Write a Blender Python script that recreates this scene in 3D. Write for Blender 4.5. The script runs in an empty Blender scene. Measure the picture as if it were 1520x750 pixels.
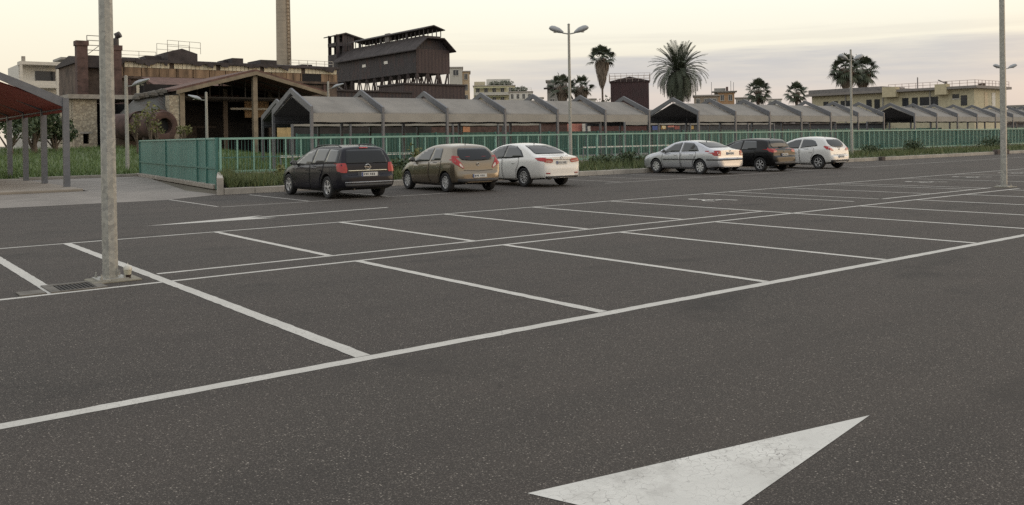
import bpy, bmesh, math, random
from mathutils import Vector, Matrix
from mathutils.bvhtree import BVHTree
from mathutils.geometry import delaunay_2d_cdt
import numpy as np

random.seed(7)
rng = np.random.default_rng(7)
SC = bpy.context.scene
COL = SC.collection
R_ = math.radians

# ------------------------------------------------------------------ camera
FPX, CX, CY = 1311.5, 760.0, 213.5
CAM = Vector((-3.2143, -5.8764, 1.6307))
_pitch, _roll, _yaw = 0.0064, -0.0151, 0.6663
def _basis():
    cp, sp = math.cos(_pitch), math.sin(_pitch)
    fw = Vector((0, cp, -sp)); up = Vector((0, sp, cp)); r = Vector((1, 0, 0))
    c, s = math.cos(_roll), math.sin(_roll)
    rr, uu = r*c + up*s, -r*s + up*c
    m = Matrix.Rotation(-_yaw, 3, 'Z')
    return m @ rr, m @ uu, m @ fw
CR, CU, CF = _basis()
def ray(px, py): return CR*((px-CX)/FPX) - CU*((py-CY)/FPX) + CF
def aty(px, py, Y):
    d = ray(px, py); return CAM + d*((Y-CAM.y)/d.y)
def atx(px, py, X):
    d = ray(px, py); return CAM + d*((X-CAM.x)/d.x)
def gnd(px, py, z=0.0):
    d = ray(px, py); return CAM + d*((z-CAM.z)/d.z)
cam = bpy.data.cameras.new("camera"); camo = bpy.data.objects.new("camera", cam); COL.objects.link(camo)
m = Matrix.Identity(4)
for i in range(3):
    m[i][0], m[i][1], m[i][2], m[i][3] = CR[i], CU[i], -CF[i], CAM[i]
camo.matrix_world = m
cam.sensor_width = 36; cam.lens = FPX/1520*36; cam.shift_y = -(375-CY)/1520
cam.clip_start = 0.05; cam.clip_end = 3000
SC.camera = camo

# ------------------------------------------------------------------ materials
class NT:
    def __init__(s, name):
        s.m = bpy.data.materials.new(name); s.m.use_nodes = True
        s.t = s.m.node_tree; s.b = s.t.nodes["Principled BSDF"]
        s.tc = s.t.nodes.new("ShaderNodeTexCoord")
    def n(s, typ, **kw):
        nd = s.t.nodes.new(typ)
        for k, v in kw.items(): setattr(nd, k, v)
        return nd
    def l(s, a, b): s.t.links.new(a, b)
    def noise(s, scale, detail=4, rough=.6, vec=None, stretch=None):
        nd = s.n("ShaderNodeTexNoise"); nd.inputs["Scale"].default_value = scale
        nd.inputs["Detail"].default_value = detail; nd.inputs["Roughness"].default_value = rough
        src = vec or s.tc.outputs["Object"]
        if stretch:
            mp = s.n("ShaderNodeMapping"); mp.inputs["Scale"].default_value = stretch
            s.l(src, mp.inputs["Vector"]); src = mp.outputs["Vector"]
        s.l(src, nd.inputs["Vector"]); return nd.outputs["Fac"]
    def ramp(s, fac, stops):
        nd = s.n("ShaderNodeValToRGB"); e = nd.color_ramp.elements
        while len(e) < len(stops): e.new(.5)
        for i, (p, c) in enumerate(stops):
            e[i].position = p; e[i].color = (c if len(c) == 4 else (*c, 1)) if not isinstance(c, (int, float)) else (c, c, c, 1)
        s.l(fac, nd.inputs["Fac"]); return nd.outputs["Color"]
    def mix(s, fac, a, b, mode='MIX'):
        nd = s.n("ShaderNodeMix", data_type='RGBA', blend_type=mode)
        for inp, v in ((nd.inputs["Factor"], fac), (nd.inputs["A"], a), (nd.inputs["B"], b)):
            if isinstance(v, (int, float)): inp.default_value = v
            elif isinstance(v, tuple): inp.default_value = (*v, 1)
            else: s.l(v, inp)
        return nd.outputs["Result"]
    def bump(s, h, strength=.3, dist=.01):
        nd = s.n("ShaderNodeBump"); nd.inputs["Strength"].default_value = strength; nd.inputs["Distance"].default_value = dist
        s.l(h, nd.inputs["Height"]); s.l(nd.outputs["Normal"], s.b.inputs["Normal"])
    def set(s, **kw):
        for k, v in kw.items():
            k = k.replace("_", " ")
            inp = s.b.inputs[k]
            if isinstance(v, tuple): inp.default_value = (*v, 1) if len(v) == 3 else v
            elif isinstance(v, (int, float)): inp.default_value = v
            else: s.l(v, inp)
MATS = {}
def pm(name, col, rough=.7, metal=0., var=.18, scale=3., bump=0., streak=None, spec=None):
    """plain material with cloudy variation of its own colour"""
    if name in MATS: return MATS[name]
    n = NT(name)
    f = n.noise(scale, 6, .65, stretch=streak)
    lo = tuple(max(0, c*(1-var*1.6)) for c in col); hi = tuple(min(1, c*(1+var*1.3)) for c in col)
    c = n.ramp(f, [(.25, lo), (.5, col), (.75, hi)])
    n.set(Base_Color=c, Roughness=rough, Metallic=metal)
    if spec is not None: n.b.inputs["Specular IOR Level"].default_value = spec
    if bump: n.bump(n.noise(scale*6, 4), bump)
    MATS[name] = n.m; return n.m
def corrugated(name, col, pitch=.2, axis=0, rough=.7, rust=None, rustamt=.5, metal=0.):
    if name in MATS: return MATS[name]
    n = NT(name)
    sx = n.n("ShaderNodeSeparateXYZ"); n.l(n.tc.outputs["Object"], sx.inputs[0])
    if axis == 'xy':
        ad = n.n("ShaderNodeMath", operation='ADD'); n.l(sx.outputs[0], ad.inputs[0]); n.l(sx.outputs[1], ad.inputs[1]); src = ad.outputs[0]
    else: src = sx.outputs[axis]
    ml = n.n("ShaderNodeMath", operation='MULTIPLY'); n.l(src, ml.inputs[0]); ml.inputs[1].default_value = 2*math.pi/pitch
    sn = n.n("ShaderNodeMath", operation='SINE'); n.l(ml.outputs[0], sn.inputs[0])
    f = n.noise(.8, 6, .7, stretch=(1, 1, .25))
    c = n.ramp(f, [(.2, tuple(x*.65 for x in col)), (.5, col), (.8, tuple(min(1, x*1.35) for x in col))])
    if rust:
        g = n.noise(.9, 7, .75, stretch=(1.3, 1.3, .35))
        c = n.mix(n.ramp(g, [(.62-rustamt*.3, 0.), (.75-rustamt*.2, 1.)]), c, rust)
    n.set(Base_Color=c, Roughness=rough, Metallic=metal)
    n.bump(sn.outputs[0], .6, .03)
    MATS[name] = n.m; return n.m

def asphalt():
    n = NT("asphalt")
    big = n.noise(.20, 6, .65); mid = n.noise(1.7, 6, .7)
    base = n.ramp(big, [(.30, (.066, .053, .048)), (.48, (.054, .046, .042)), (.58, (.034, .033, .030)), (.72, (.050, .042, .038))])
    base = n.mix(.45, base, n.ramp(mid, [(.28, (.020, .019, .018)), (.5, (.046, .040, .036)), (.72, (.078, .065, .058))]))
    fine = n.noise(75, 3, .75)
    base = n.mix(.62, base, n.ramp(fine, [(.30, (.010, .0095, .009)), (.50, (.042, .039, .036)), (.70, (.125, .115, .105))]))
    def stones(scale, lo, hi, r0, r1, col, amt, base):
        v = n.n("ShaderNodeTexVoronoi"); v.inputs["Scale"].default_value = scale; n.l(n.tc.outputs["Object"], v.inputs["Vector"])
        sc = n.n("ShaderNodeSeparateColor"); n.l(v.outputs["Color"], sc.inputs[0])
        st = n.ramp(sc.outputs[0], [(lo, 0.), (hi, amt)])
        sm = n.ramp(v.outputs["Distance"], [(r0, 1.), (r1, 0.)])
        return n.mix(n.mix(1.0, st, sm, 'MULTIPLY'), base, col)
    base = stones(120, .62, .88, .30, .46, (.20, .185, .165), .9, base)
    base = stones(62, .80, .95, .22, .34, (.33, .31, .275), .95, base)
    base = stones(27, .965, .985, .10, .17, (.42, .40, .36), 1., base)
    oil = n.noise(.75, 4, .6, stretch=(.55, 1, 1))
    base = n.mix(n.ramp(oil, [(.57, 0.), (.72, .65)]), base, (.022, .021, .020))
    dust = n.noise(.11, 5, .6, stretch=(.5, 1.6, 1))
    base = n.mix(n.ramp(dust, [(.50, 0.), (.72, .30)]), base, (.095, .083, .072))
    # tyre-polished lanes and paving seams running along the rows
    sx = n.n("ShaderNodeSeparateXYZ"); n.l(n.tc.outputs["Object"], sx.inputs[0])
    wob = n.noise(.35, 3)
    def m(op, p, q):
        nd = n.n("ShaderNodeMath", operation=op)
        for i, v in enumerate((p, q)):
            if isinstance(v, (int, float)): nd.inputs[i].default_value = v
            else: n.l(v, nd.inputs[i])
        return nd.outputs[0]
    yy = m('ADD', sx.outputs[1], m('MULTIPLY', wob, .5))
    fr = m('FRACT', m('MULTIPLY', m('ADD', yy, 1.3), 1/3.7), 0.)
    base = n.mix(n.ramp(fr, [(0., .12), (.006, .12), (.012, 0.)]), base, (.020, .019, .018))
    tr = m('FRACT', m('MULTIPLY', m('ADD', yy, .4), 1/1.75), 0.)
    base = n.mix(m('MULTIPLY', n.ramp(tr, [(.1, 0.), (.3, .28), (.5, 0.)]), n.ramp(mid, [(.4, .2), (.6, 1.)])), base, (.030, .028, .027))
    cr = n.n("ShaderNodeTexVoronoi", feature='DISTANCE_TO_EDGE'); cr.inputs["Scale"].default_value = .33
    nz = n.n("ShaderNodeTexNoise"); nz.inputs["Scale"].default_value = 1.6; nz.inputs["Detail"].default_value = 5; n.l(n.tc.outputs["Object"], nz.inputs["Vector"])
    va = n.n("ShaderNodeVectorMath", operation='ADD'); vs = n.n("ShaderNodeVectorMath", operation='SCALE'); vs.inputs["Scale"].default_value = 1.1
    n.l(nz.outputs["Color"], vs.inputs[0]); n.l(n.tc.outputs["Object"], va.inputs[0]); n.l(vs.outputs[0], va.inputs[1]); n.l(va.outputs[0], cr.inputs["Vector"])
    base = n.mix(n.mix(1., n.ramp(cr.outputs["Distance"], [(0., .25), (.004, 0.)]), n.ramp(big, [(.5, 0.), (.62, 1.)]), 'MULTIPLY'), base, (.014, .013, .013))
    base = n.mix(1., base, (1., .95, .915), 'MULTIPLY')
    n.set(Base_Color=base, Roughness=.85)
    n.b.inputs["Specular IOR Level"].default_value = .33
    n.bump(fine, .7, .007)
    return n.m
def paint_line(name="road_paint", wear=.5, col=(.52, .505, .465)):
    n = NT(name)
    f = n.noise(38, 6, .75); g = n.noise(1.4, 4, .6)
    v = n.n("ShaderNodeTexVoronoi", feature='DISTANCE_TO_EDGE'); v.inputs["Scale"].default_value = 17
    nz = n.n("ShaderNodeTexNoise"); nz.inputs["Scale"].default_value = 9
    n.l(n.tc.outputs["Object"], nz.inputs["Vector"])
    va = n.n("ShaderNodeVectorMath", operation='ADD'); n.l(n.tc.outputs["Object"], va.inputs[0])
    vs = n.n("ShaderNodeVectorMath", operation='SCALE'); n.l(nz.outputs["Color"], vs.inputs[0]); vs.inputs["Scale"].default_value = .12
    n.l(vs.outputs[0], va.inputs[1]); n.l(va.outputs[0], v.inputs["Vector"])
    c = n.ramp(g, [(.3, tuple(x*.82 for x in col)), (.7, tuple(x*1.08 for x in col))])
    gm = n.ramp(g, [(.42, 0.), (.62, 1.)])
    crack = n.mix(1., n.ramp(v.outputs["Distance"], [(.0, 1.), (.028, 0.)]), gm, 'MULTIPLY')
    chips = n.mix(1., n.ramp(f, [(.585-.06*wear if wear < .8 else .60, 0.), (.68 if wear < .8 else .70, .9)]), n.ramp(g, [(.35, .25), (.60, 1.)]), 'MULTIPLY')
    if wear > .8:
        h_ = n.noise(2.3, 5, .7); c = n.mix(n.ramp(h_, [(.5, 0.), (.68, .55)]), c, (.30, .285, .26))
    c = n.mix(crack, c, (.17, .16, .15)); c = n.mix(chips, c, (.11, .10, .093))
    n.set(Base_Color=c, Roughness=.75); n.bump(f, .2, .003)
    return n.m

M_ASPH = asphalt(); M_LINE = paint_line(); M_ARROW = paint_line("arrow_paint", .9, (.60, .59, .55)); M_LINEFAR = paint_line("faded_paint", 1.2, (.38, .36, .33))
M_GALV = None
def galv():
    n = NT("galvanised_steel")
    v = n.n("ShaderNodeTexVoronoi"); v.inputs["Scale"].default_value = 26; n.l(n.tc.outputs["Object"], v.inputs["Vector"])
    sc = n.n("ShaderNodeSeparateColor"); n.l(v.outputs["Color"], sc.inputs[0])
    c = n.ramp(sc.outputs[0], [(0, (.25, .25, .24)), (.5, (.32, .32, .30)), (1, (.40, .395, .365))])
    c = n.mix(n.ramp(n.noise(1.6, 6, .7, stretch=(1, 1, .5)), [(.4, 0.), (.75, .6)]), c, (.30, .28, .22))
    n.set(Base_Color=c, Metallic=.35, Roughness=.55)
    return n.m
M_GALV = galv()
M_CONC = pm("concrete", (.30, .275, .24), .85, var=.25, scale=2.5, bump=.3)
M_CONCL = pm("pale_concrete", (.36, .33, .29), .85, var=.2, scale=1.2, bump=.2)
M_PAVE = pm("paving", (.21, .19, .17), .85, var=.2, scale=.7, bump=.15)
M_EARTH = pm("earth", (.11, .095, .07), .95, var=.3, scale=.5, bump=.4)
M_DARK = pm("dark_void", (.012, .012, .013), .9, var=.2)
M_STEEL = pm("grey_painted_steel", (.135, .138, .15), .5, .2, var=.12, scale=4)
M_STEELD = pm("dark_painted_steel", (.07, .074, .085), .5, .2, var=.15, scale=4)
M_FABRIC = pm("awning_fabric", (.29, .262, .225), .9, var=.12, scale=.8, bump=.1, streak=(1, 1, .4))
M_ROOFFAB = pm("shaded_awning_roof", (.212, .200, .182), .9, var=.16, scale=.7, bump=.1, streak=(1, 1, .4))  # darker than the valance: dimmer light on the slope put into the colour
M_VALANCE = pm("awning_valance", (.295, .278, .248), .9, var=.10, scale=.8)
M_UNDERSHADE = pm("awning_underside_shade", (.045, .046, .052), .95, var=.15)  # dark tone imitates the unlit underside of the roofs
M_REDFAB = pm("red_awning_fabric", (.27, .062, .046), .85, var=.12, scale=.8)
M_GREEN = pm("green_fence_paint", (.062, .170, .145), .5, .0, var=.15, scale=2)
M_GREENL = pm("green_rail_paint", (.195, .35, .295), .5, .0, var=.15, scale=3)
M_RUSTBRICK = pm("sooty_brick", (.088, .055, .048), .9, var=.45, scale=1.4, bump=.6)
M_BROWNWALL = pm("brown_render", (.095, .070, .055), .9, var=.6, scale=.55, bump=.4)
M_TANPANEL = pm("tan_panel", (.20, .135, .085), .85, var=.6, scale=.8, streak=(2, 2, .3))
M_PALEGLASS = pm("pale_pane", (.62, .57, .43), .35, var=.3, scale=1.2, streak=(3, 1, .4))
M_ROOFDK = pm("dark_roof", (.048, .040, .040), .85, var=.4, scale=.8)
M_TILE = pm("tile_roof", (.13, .075, .06), .9, var=.35, scale=1.5, bump=.4)
M_BEAM = pm("weathered_beam", (.215, .175, .125), .85, var=.3, scale=1.2)
M_RUST = pm("rusty_plate", (.070, .040, .034), .85, .1, var=.5, scale=1.5, bump=.3)
M_CORRDK = corrugated("dark_corrugated", (.036, .031, .035), .55, 'xy', rust=(.075, .038, .034), rustamt=.35)
M_CORRRED = corrugated("rust_corrugated", (.050, .033, .034), .7, 'xy', rust=(.042, .030, .032), rustamt=.45)
M_CORRGREY = corrugated("grey_corrugated", (.085, .085, .078), .4, 'xy', rust=(.07, .05, .04), rustamt=.4)
M_BUSHGREY = pm("window_dark", (.03, .034, .04), .15, var=.3)
M_BLACK = pm("black_rubber", (.018, .018, .019), .8, var=.2, scale=12)
M_PLASTIC = pm("black_plastic", (.02, .02, .022), .45, var=.15)
M_CHROME = pm("bright_trim", (.62, .60, .56), .18, .9, var=.05)
M_ALLOY = pm("alloy_rim", (.58, .58, .58), .35, .5, var=.08)
M_PLATE = pm("plate_white", (.55, .55, .53), .5, var=.08)
M_SKIRT = pm("dead_fronds", (.16, .125, .095), .9, var=.35, scale=3, streak=(2, 2, .3))
M_TRUNK = pm("palm_trunk", (.13, .10, .08), .9, var=.3, scale=3, bump=.5)
M_BARK = pm("bark", (.11, .085, .065), .9, var=.3, scale=4, bump=.4)
def leafmat(name, a, b):
    n = NT(name)
    oi = n.noise(1.1, 3, .6)
    g = n.n("ShaderNodeNewGeometry")
    c = n.mix(g.outputs["Random Per Island"], a, b)
    c = n.mix(n.ramp(oi, [(.35, 0.), (.65, .5)]), c, tuple(x*.55 for x in a))
    n.set(Base_Color=c, Roughness=.65)
    n.b.inputs["Subsurface Weight"].default_value = 0.0
    return n.m
M_LEAF = leafmat("leaf_dark", (.035, .058, .026), (.075, .105, .042))
M_LEAFY = leafmat("leaf_yellow", (.10, .11, .03), (.19, .19, .06))
M_GRASS = leafmat("grass_blades", (.075, .13, .034), (.14, .195, .06))
M_GRASSDRY = leafmat("weed_blades", (.075, .115, .04), (.17, .18, .07))
M_PALM = leafmat("palm_leaf", (.046, .060, .038), (.098, .115, .070))
M_TURF = pm("turf", (.075, .105, .035), .95, var=.35, scale=1.5, bump=.5)
def glass(name, tint=(.012, .014, .016), rough=.04):
    n = NT(name); n.set(Base_Color=tint, Roughness=rough)
    n.b.inputs["IOR"].default_value = 1.45; n.b.inputs["Specular IOR Level"].default_value = .42
    f = n.noise(2.0, 2); n.set(Roughness=n.ramp(f, [(.3, .03), (.7, .10)]))
    return n.m
M_GLASS = glass("car_glass")
M_SIDEGLASS = glass("car_side_glass", (.03, .034, .036)); M_SIDEGLASS.node_tree.nodes["Principled BSDF"].inputs["IOR"].default_value = 1.6; M_SIDEGLASS.node_tree.nodes["Principled BSDF"].inputs["Specular IOR Level"].default_value = .7
def carpaint(name, col, metal=.5, rough=.35, coat=.8, spec=.5):
    n = NT(name)
    f = n.noise(350, 2); g = n.noise(1.2, 4)
    c = n.ramp(f, [(.35, tuple(x*.85 for x in col)), (.65, tuple(min(1, x*1.12) for x in col))])
    c = n.mix(n.ramp(g, [(.4, 0.), (.8, .12 if max(col) > .05 else .03)]), c, (.16, .14, .12))
    n.set(Base_Color=c, Metallic=metal, Roughness=rough)
    n.b.inputs["Specular IOR Level"].default_value = spec; n.b.inputs["Coat Weight"].default_value = coat; n.b.inputs["Coat Roughness"].default_value = .08
    return n.m
M_REDLENS = pm("red_lens", (.33, .022, .022), .12, var=.2, scale=8)
M_CLEARLENS = pm("clear_lens", (.55, .50, .45), .12, var=.2, scale=8)

# ------------------------------------------------------------------ mesh builder
class MB:
    def __init__(s): s.v = []; s.f = []
    def add(s, vs, fs):
        b = len(s.v); s.v += [tuple(p) for p in vs]; s.f += [tuple(b+i for i in f) for f in fs]; return s
    def box(s, x0, x1, y0, y1, z0, z1):
        vs = [(x, y, z) for z in (z0, z1) for y in (y0, y1) for x in (x0, x1)]
        return s.add(vs, [(0, 2, 3, 1), (4, 5, 7, 6), (0, 1, 5, 4), (2, 6, 7, 3), (0, 4, 6, 2), (1, 3, 7, 5)])
    def bar(s, a, b, w, h=None, up=(0, 0, 1)):
        """box-section member from a to b, w wide, h deep"""
        a, b = Vector(a), Vector(b); h = h or w
        d = (b-a).normalized(); u = Vector(up)
        if abs(d.dot(u)) > .99: u = Vector((0, 1, 0))
        r = d.cross(u).normalized(); u = r.cross(d)
        vs = [p + r*(sx*w/2) + u*(sy*h/2) for p in (a, b) for sx, sy in ((-1, -1), (1, -1), (1, 1), (-1, 1))]
        return s.add(vs, [(3, 2, 1, 0), (4, 5, 6, 7), (0, 1, 5, 4), (1, 2, 6, 5), (2, 3, 7, 6), (3, 0, 4, 7)])
    def tube(s, pts, rad, n=8, cap=True, ph=0.):
        pts = [Vector(p) for p in pts]
        if isinstance(rad, (int, float)): rad = [rad]*len(pts)
        vs = []
        for i, p in enumerate(pts):
            d = (pts[min(i+1, len(pts)-1)] - pts[max(i-1, 0)]).normalized()
            u = Vector((0, 0, 1)) if abs(d.z) < .9 else Vector((1, 0, 0))
            r = d.cross(u).normalized(); u = r.cross(d)
            vs += [p + r*(rad[i]*math.cos(2*math.pi*k/n+ph)) + u*(rad[i]*math.sin(2*math.pi*k/n+ph)) for k in range(n)]
        fs = [(i*n+k, i*n+(k+1) % n, (i+1)*n+(k+1) % n, (i+1)*n+k) for i in range(len(pts)-1) for k in range(n)]
        if cap: fs += [tuple(range(n-1, -1, -1)), tuple((len(pts)-1)*n+k for k in range(n))]
        return s.add(vs, fs)
    def lathe(s, prof, n=20, c=(0, 0, 0), axis='z', cap=True):
        """profile of (r, h)"""
        vs = []
        for r, h in prof:
            for k in range(n):
                a = 2*math.pi*k/n; p = (r*math.cos(a), r*math.sin(a), h)
                if axis == 'x': p = (p[2], p[0], p[1])
                elif axis == 'y': p = (p[1], p[2], p[0])
                vs.append((c[0]+p[0], c[1]+p[1], c[2]+p[2]))
        fs = [(i*n+k, i*n+(k+1) % n, (i+1)*n+(k+1) % n, (i+1)*n+k) for i in range(len(prof)-1) for k in range(n)]
        if cap and prof[0][0] > 1e-6: fs.append(tuple(range(n-1, -1, -1)))
        if cap and prof[-1][0] > 1e-6: fs.append(tuple((len(prof)-1)*n+k for k in range(n)))
        return s.add(vs, fs)
    def prism(s, poly, axis, a, b):
        """extrude 2-D polygon along axis ('x': poly=(y,z); 'y': (x,z); 'z': (x,y)) from a to b"""
        def P(p, t):
            return (t, p[0], p[1]) if axis == 'x' else (p[0], t, p[1]) if axis == 'y' else (p[0], p[1], t)
        n = len(poly)
        vs = [P(p, a) for p in poly] + [P(p, b) for p in poly]
        return s.add(vs, [tuple(range(n-1, -1, -1)), tuple(range(n, 2*n))] + [(i, (i+1) % n, n+(i+1) % n, n+i) for i in range(n)])
    def sheet(s, pts): return s.add(pts, [tuple(range(len(pts)))])
    def move(s, off): s.v = [(x+off[0], y+off[1], z+off[2]) for x, y, z in s.v]; return s
    def build(s, name, mat, parent=None, smooth=None, bevel=0., recalc=True):
        me = bpy.data.meshes.new(name)
        v = s.v
        if parent is not None:
            L = parent.get('_o')
            if L is not None: v = [(x-L[0], y-L[1], z-L[2]) for x, y, z in v]
        me.from_pydata(v, [], s.f)
        if recalc:
            bm = bmesh.new(); bm.from_mesh(me); bmesh.ops.recalc_face_normals(bm, faces=bm.faces); bm.to_mesh(me); bm.free()
        for mt in (mat if isinstance(mat, (list, tuple)) else [mat]): me.materials.append(mt)
        o = bpy.data.objects.new(name, me); COL.objects.link(o)
        if smooth is not None:
            me.shade_smooth()
            if smooth < 180: me.set_sharp_from_angle(angle=R_(smooth))
        if bevel:
            b = o.modifiers.new("bevel", 'BEVEL'); b.width = bevel; b.segments = 2; b.limit_method = 'ANGLE'
        if parent is not None:
            o.parent = parent
            if parent.get('_o') is not None and parent.type == 'MESH': pass
        return o
def tag(o, label=None, cat=None, group=None, kind=None):
    if label: o['label'] = label
    if cat: o['category'] = cat
    if group: o['group'] = group
    if kind: o['kind'] = kind
    return o
def thing(name, label, cat, loc=(0, 0, 0), group=None, rz=0., local=False):
    """Empty at the thing's base; parts are given in world coordinates unless local"""
    o = bpy.data.objects.new(name, None); COL.objects.link(o); o.empty_display_size = .3
    o.location = loc; o.rotation_euler = (0, 0, rz)
    if not local: o['_o'] = tuple(loc)
    return tag(o, label, cat, group)
def sub(o):
    """mesh part as parent of sub-parts: sub-parts use the same local frame"""
    r = o
    while r.parent: r = r.parent
    if r.get('_o') is not None: o['_o'] = r['_o']
    return o
def structure(name, mb, mat, label, cat=None, kind='structure', **kw):
    return tag(mb.build(name, mat, **kw), label, cat or name.replace('_', ' '), None, kind)

def mesh_np(name, V, F, mat, parent=None, smooth=False):
    me = bpy.data.meshes.new(name)
    V = np.asarray(V, np.float32); F = np.asarray(F, np.int32); k = F.shape[1]
    if parent is not None and parent.get('_o') is not None: V = V - np.array(parent['_o'], np.float32)
    me.vertices.add(len(V)); me.vertices.foreach_set("co", V.ravel())
    me.loops.add(F.size); me.loops.foreach_set("vertex_index", F.ravel())
    me.polygons.add(len(F)); me.polygons.foreach_set("loop_start", np.arange(0, F.size, k)); me.polygons.foreach_set("loop_total", np.full(len(F), k))
    me.update(); me.validate(); me.materials.append(mat)
    o = bpy.data.objects.new(name, me); COL.objects.link(o)
    if parent is not None: o.parent = parent
    return o
def leaves(centers, radii, n, size, flat=1., up=.0):
    """leaf quads scattered in a union of ellipsoids, denser towards the skin -> V, F"""
    V = []; 
    centers = np.array(centers, float); radii = np.array(radii, float)
    if radii.ndim == 1: radii = np.repeat(radii[:, None], 3, 1)
    w = radii.prod(1)**(2/3); w /= w.sum()
    idx = rng.choice(len(centers), n, p=w)
    d = rng.normal(size=(n, 3)); d /= np.linalg.norm(d, axis=1)[:, None]
    r = rng.random(n)**.45
    P = centers[idx] + d*radii[idx]*r[:, None]
    a = rng.normal(size=(n, 3)); a[:, 2] *= flat; a[:, 2] += up; a /= np.linalg.norm(a, axis=1)[:, None]
    b = np.cross(a, rng.normal(size=(n, 3))); b /= np.linalg.norm(b, axis=1)[:, None]
    s = size*(.6+.8*rng.random(n))[:, None]
    Q = np.stack([P-a*s, P-b*s*.45, P+a*s, P+b*s*.45], 1).reshape(-1, 3)
    return Q, np.arange(4*n).reshape(-1, 4)
def blades(P, h, w, lean=.35):
    """grass blades: one triangle each"""
    n = len(P); a = rng.random(n)*2*np.pi
    H = h*(.5+.9*rng.random(n)); W = w*(.6+.8*rng.random(n))
    dx = np.stack([np.cos(a), np.sin(a), np.zeros(n)], 1)
    le = rng.normal(size=(n, 3))*lean; le[:, 2] = 1; tip = P + le*H[:, None]
    V = np.stack([P-dx*W[:, None]/2, P+dx*W[:, None]/2, tip], 1).reshape(-1, 3)
    return V, np.arange(3*n).reshape(-1, 3)

# ------------------------------------------------------------------ world and sun
SUN_AZ = Vector((.86, -.51, 0)).normalized(); SUN_EL = R_(9)
W = bpy.data.worlds.new("World"); SC.world = W; W.use_nodes = True
t = W.node_tree; t.nodes.clear()
def wn(typ, **kw):
    nd = t.nodes.new(typ)
    for k, v in kw.items(): setattr(nd, k, v)
    return nd
out = wn("ShaderNodeOutputWorld"); bg = wn("ShaderNodeBackground"); t.links.new(bg.outputs[0], out.inputs[0])
sky = wn("ShaderNodeTexSky", sky_type='NISHITA', sun_disc=False); sky.sun_elevation = SUN_EL
sky.sun_rotation = math.atan2(SUN_AZ.x, SUN_AZ.y); sky.air_density = 1.2; sky.dust_density = 2.5
tc = wn("ShaderNodeTexCoord"); sep = wn("ShaderNodeSeparateXYZ"); t.links.new(tc.outputs["Generated"], sep.inputs[0])
def wramp(src, stops):
    nd = wn("ShaderNodeValToRGB"); e = nd.color_ramp.elements
    while len(e) < len(stops): e.new(.5)
    for i, (p, c) in enumerate(stops): e[i].position = p; e[i].color = (*c, 1) if isinstance(c, tuple) else (c, c, c, 1)
    t.links.new(src, nd.inputs[0]); return nd.outputs[0]
def wmath(op, a, b):
    nd = wn("ShaderNodeMath", operation=op)
    for i, v in enumerate((a, b)):
        if isinstance(v, (int, float)): nd.inputs[i].default_value = v
        else: t.links.new(v, nd.inputs[i])
    return nd.outputs[0]
def wmix(f, a, b, mode='MIX'):
    nd = wn("ShaderNodeMix", data_type='RGBA', blend_type=mode)
    for inp, v in ((nd.inputs["Factor"], f), (nd.inputs["A"], a), (nd.inputs["B"], b)):
        if isinstance(v, (int, float)): inp.default_value = v
        elif isinstance(v, tuple): inp.default_value = (*v, 1)
        else: t.links.new(v, inp)
    return nd.outputs["Result"]
def wnoise(scale, stretch, det=5, ro=.55):
    mp = wn("ShaderNodeMapping"); mp.inputs["Scale"].default_value = stretch; t.links.new(tc.outputs["Generated"], mp.inputs[0])
    nd = wn("ShaderNodeTexNoise"); nd.inputs["Scale"].default_value = scale; nd.inputs["Detail"].default_value = det; nd.inputs["Roughness"].default_value = ro
    t.links.new(mp.outputs[0], nd.inputs["Vector"]); return nd.outputs["Fac"]
z = sep.outputs[2]
grad = wramp(z, [(0.0, (.74, .65, .60)), (.045, (.84, .74, .67)), (.075, (.96, .87, .74)), (.10, (1.06, 1.0, .84)), (.15, (1.15, 1.12, .97)), (.30, (1.10, 1.09, 1.04)), (1.0, (.98, 1.02, 1.08))])
# towards the left of the view the low sky stays cream-yellow; to the right it turns lilac and rose
side = wmath('ADD', wmath('MULTIPLY', sep.outputs[0], CR.x), wmath('MULTIPLY', sep.outputs[1], CR.y))
sidef = wramp(wmath('ADD', wmath('MULTIPLY', side, .5), .5), [(.36, 0.), (.56, 1.)])
creamy = wramp(z, [(0.0, (.90, .78, .64)), (.06, (1.06, .95, .76)), (.13, (1.13, 1.08, .89)), (.18, (1.16, 1.13, .98)), (.30, (1.10, 1.09, 1.04)), (1.0, (.98, 1.02, 1.08))])
base = wmix(sidef, creamy, grad)
n1 = wnoise(3.0, (1, 1, 16), 6, .55); n2 = wnoise(7., (1, 1, 22), 4, .5)
nn = wmath('ADD', wmath('MULTIPLY', n1, .7), wmath('MULTIPLY', n2, .3))
zz = wmath('ADD', z, wmath('MULTIPLY', wmath('SUBTRACT', nn, .5), .036))
band = wramp(zz, [(.044, 0.), (.058, .85), (.078, 1.), (.088, .9), (.094, 0.)])
n3 = wnoise(9., (1, 1, 14), 5, .6)
cl = wmath('MULTIPLY', wmath('MULTIPLY', band, sidef), wramp(n3, [(.3, .55), (.6, 1.)]))
base = wmix(wmath('MULTIPLY', cl, .85), base, (.625, .615, .635))
# thin streak above the bank
st = wramp(wmath('ADD', z, wmath('MULTIPLY', wmath('SUBTRACT', n2, .5), .03)), [(.098, 0.), (.106, .5), (.116, 0.)])
base = wmix(wmath('MULTIPLY', wmath('MULTIPLY', st, sidef), .5), base, (.68, .64, .60))
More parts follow.
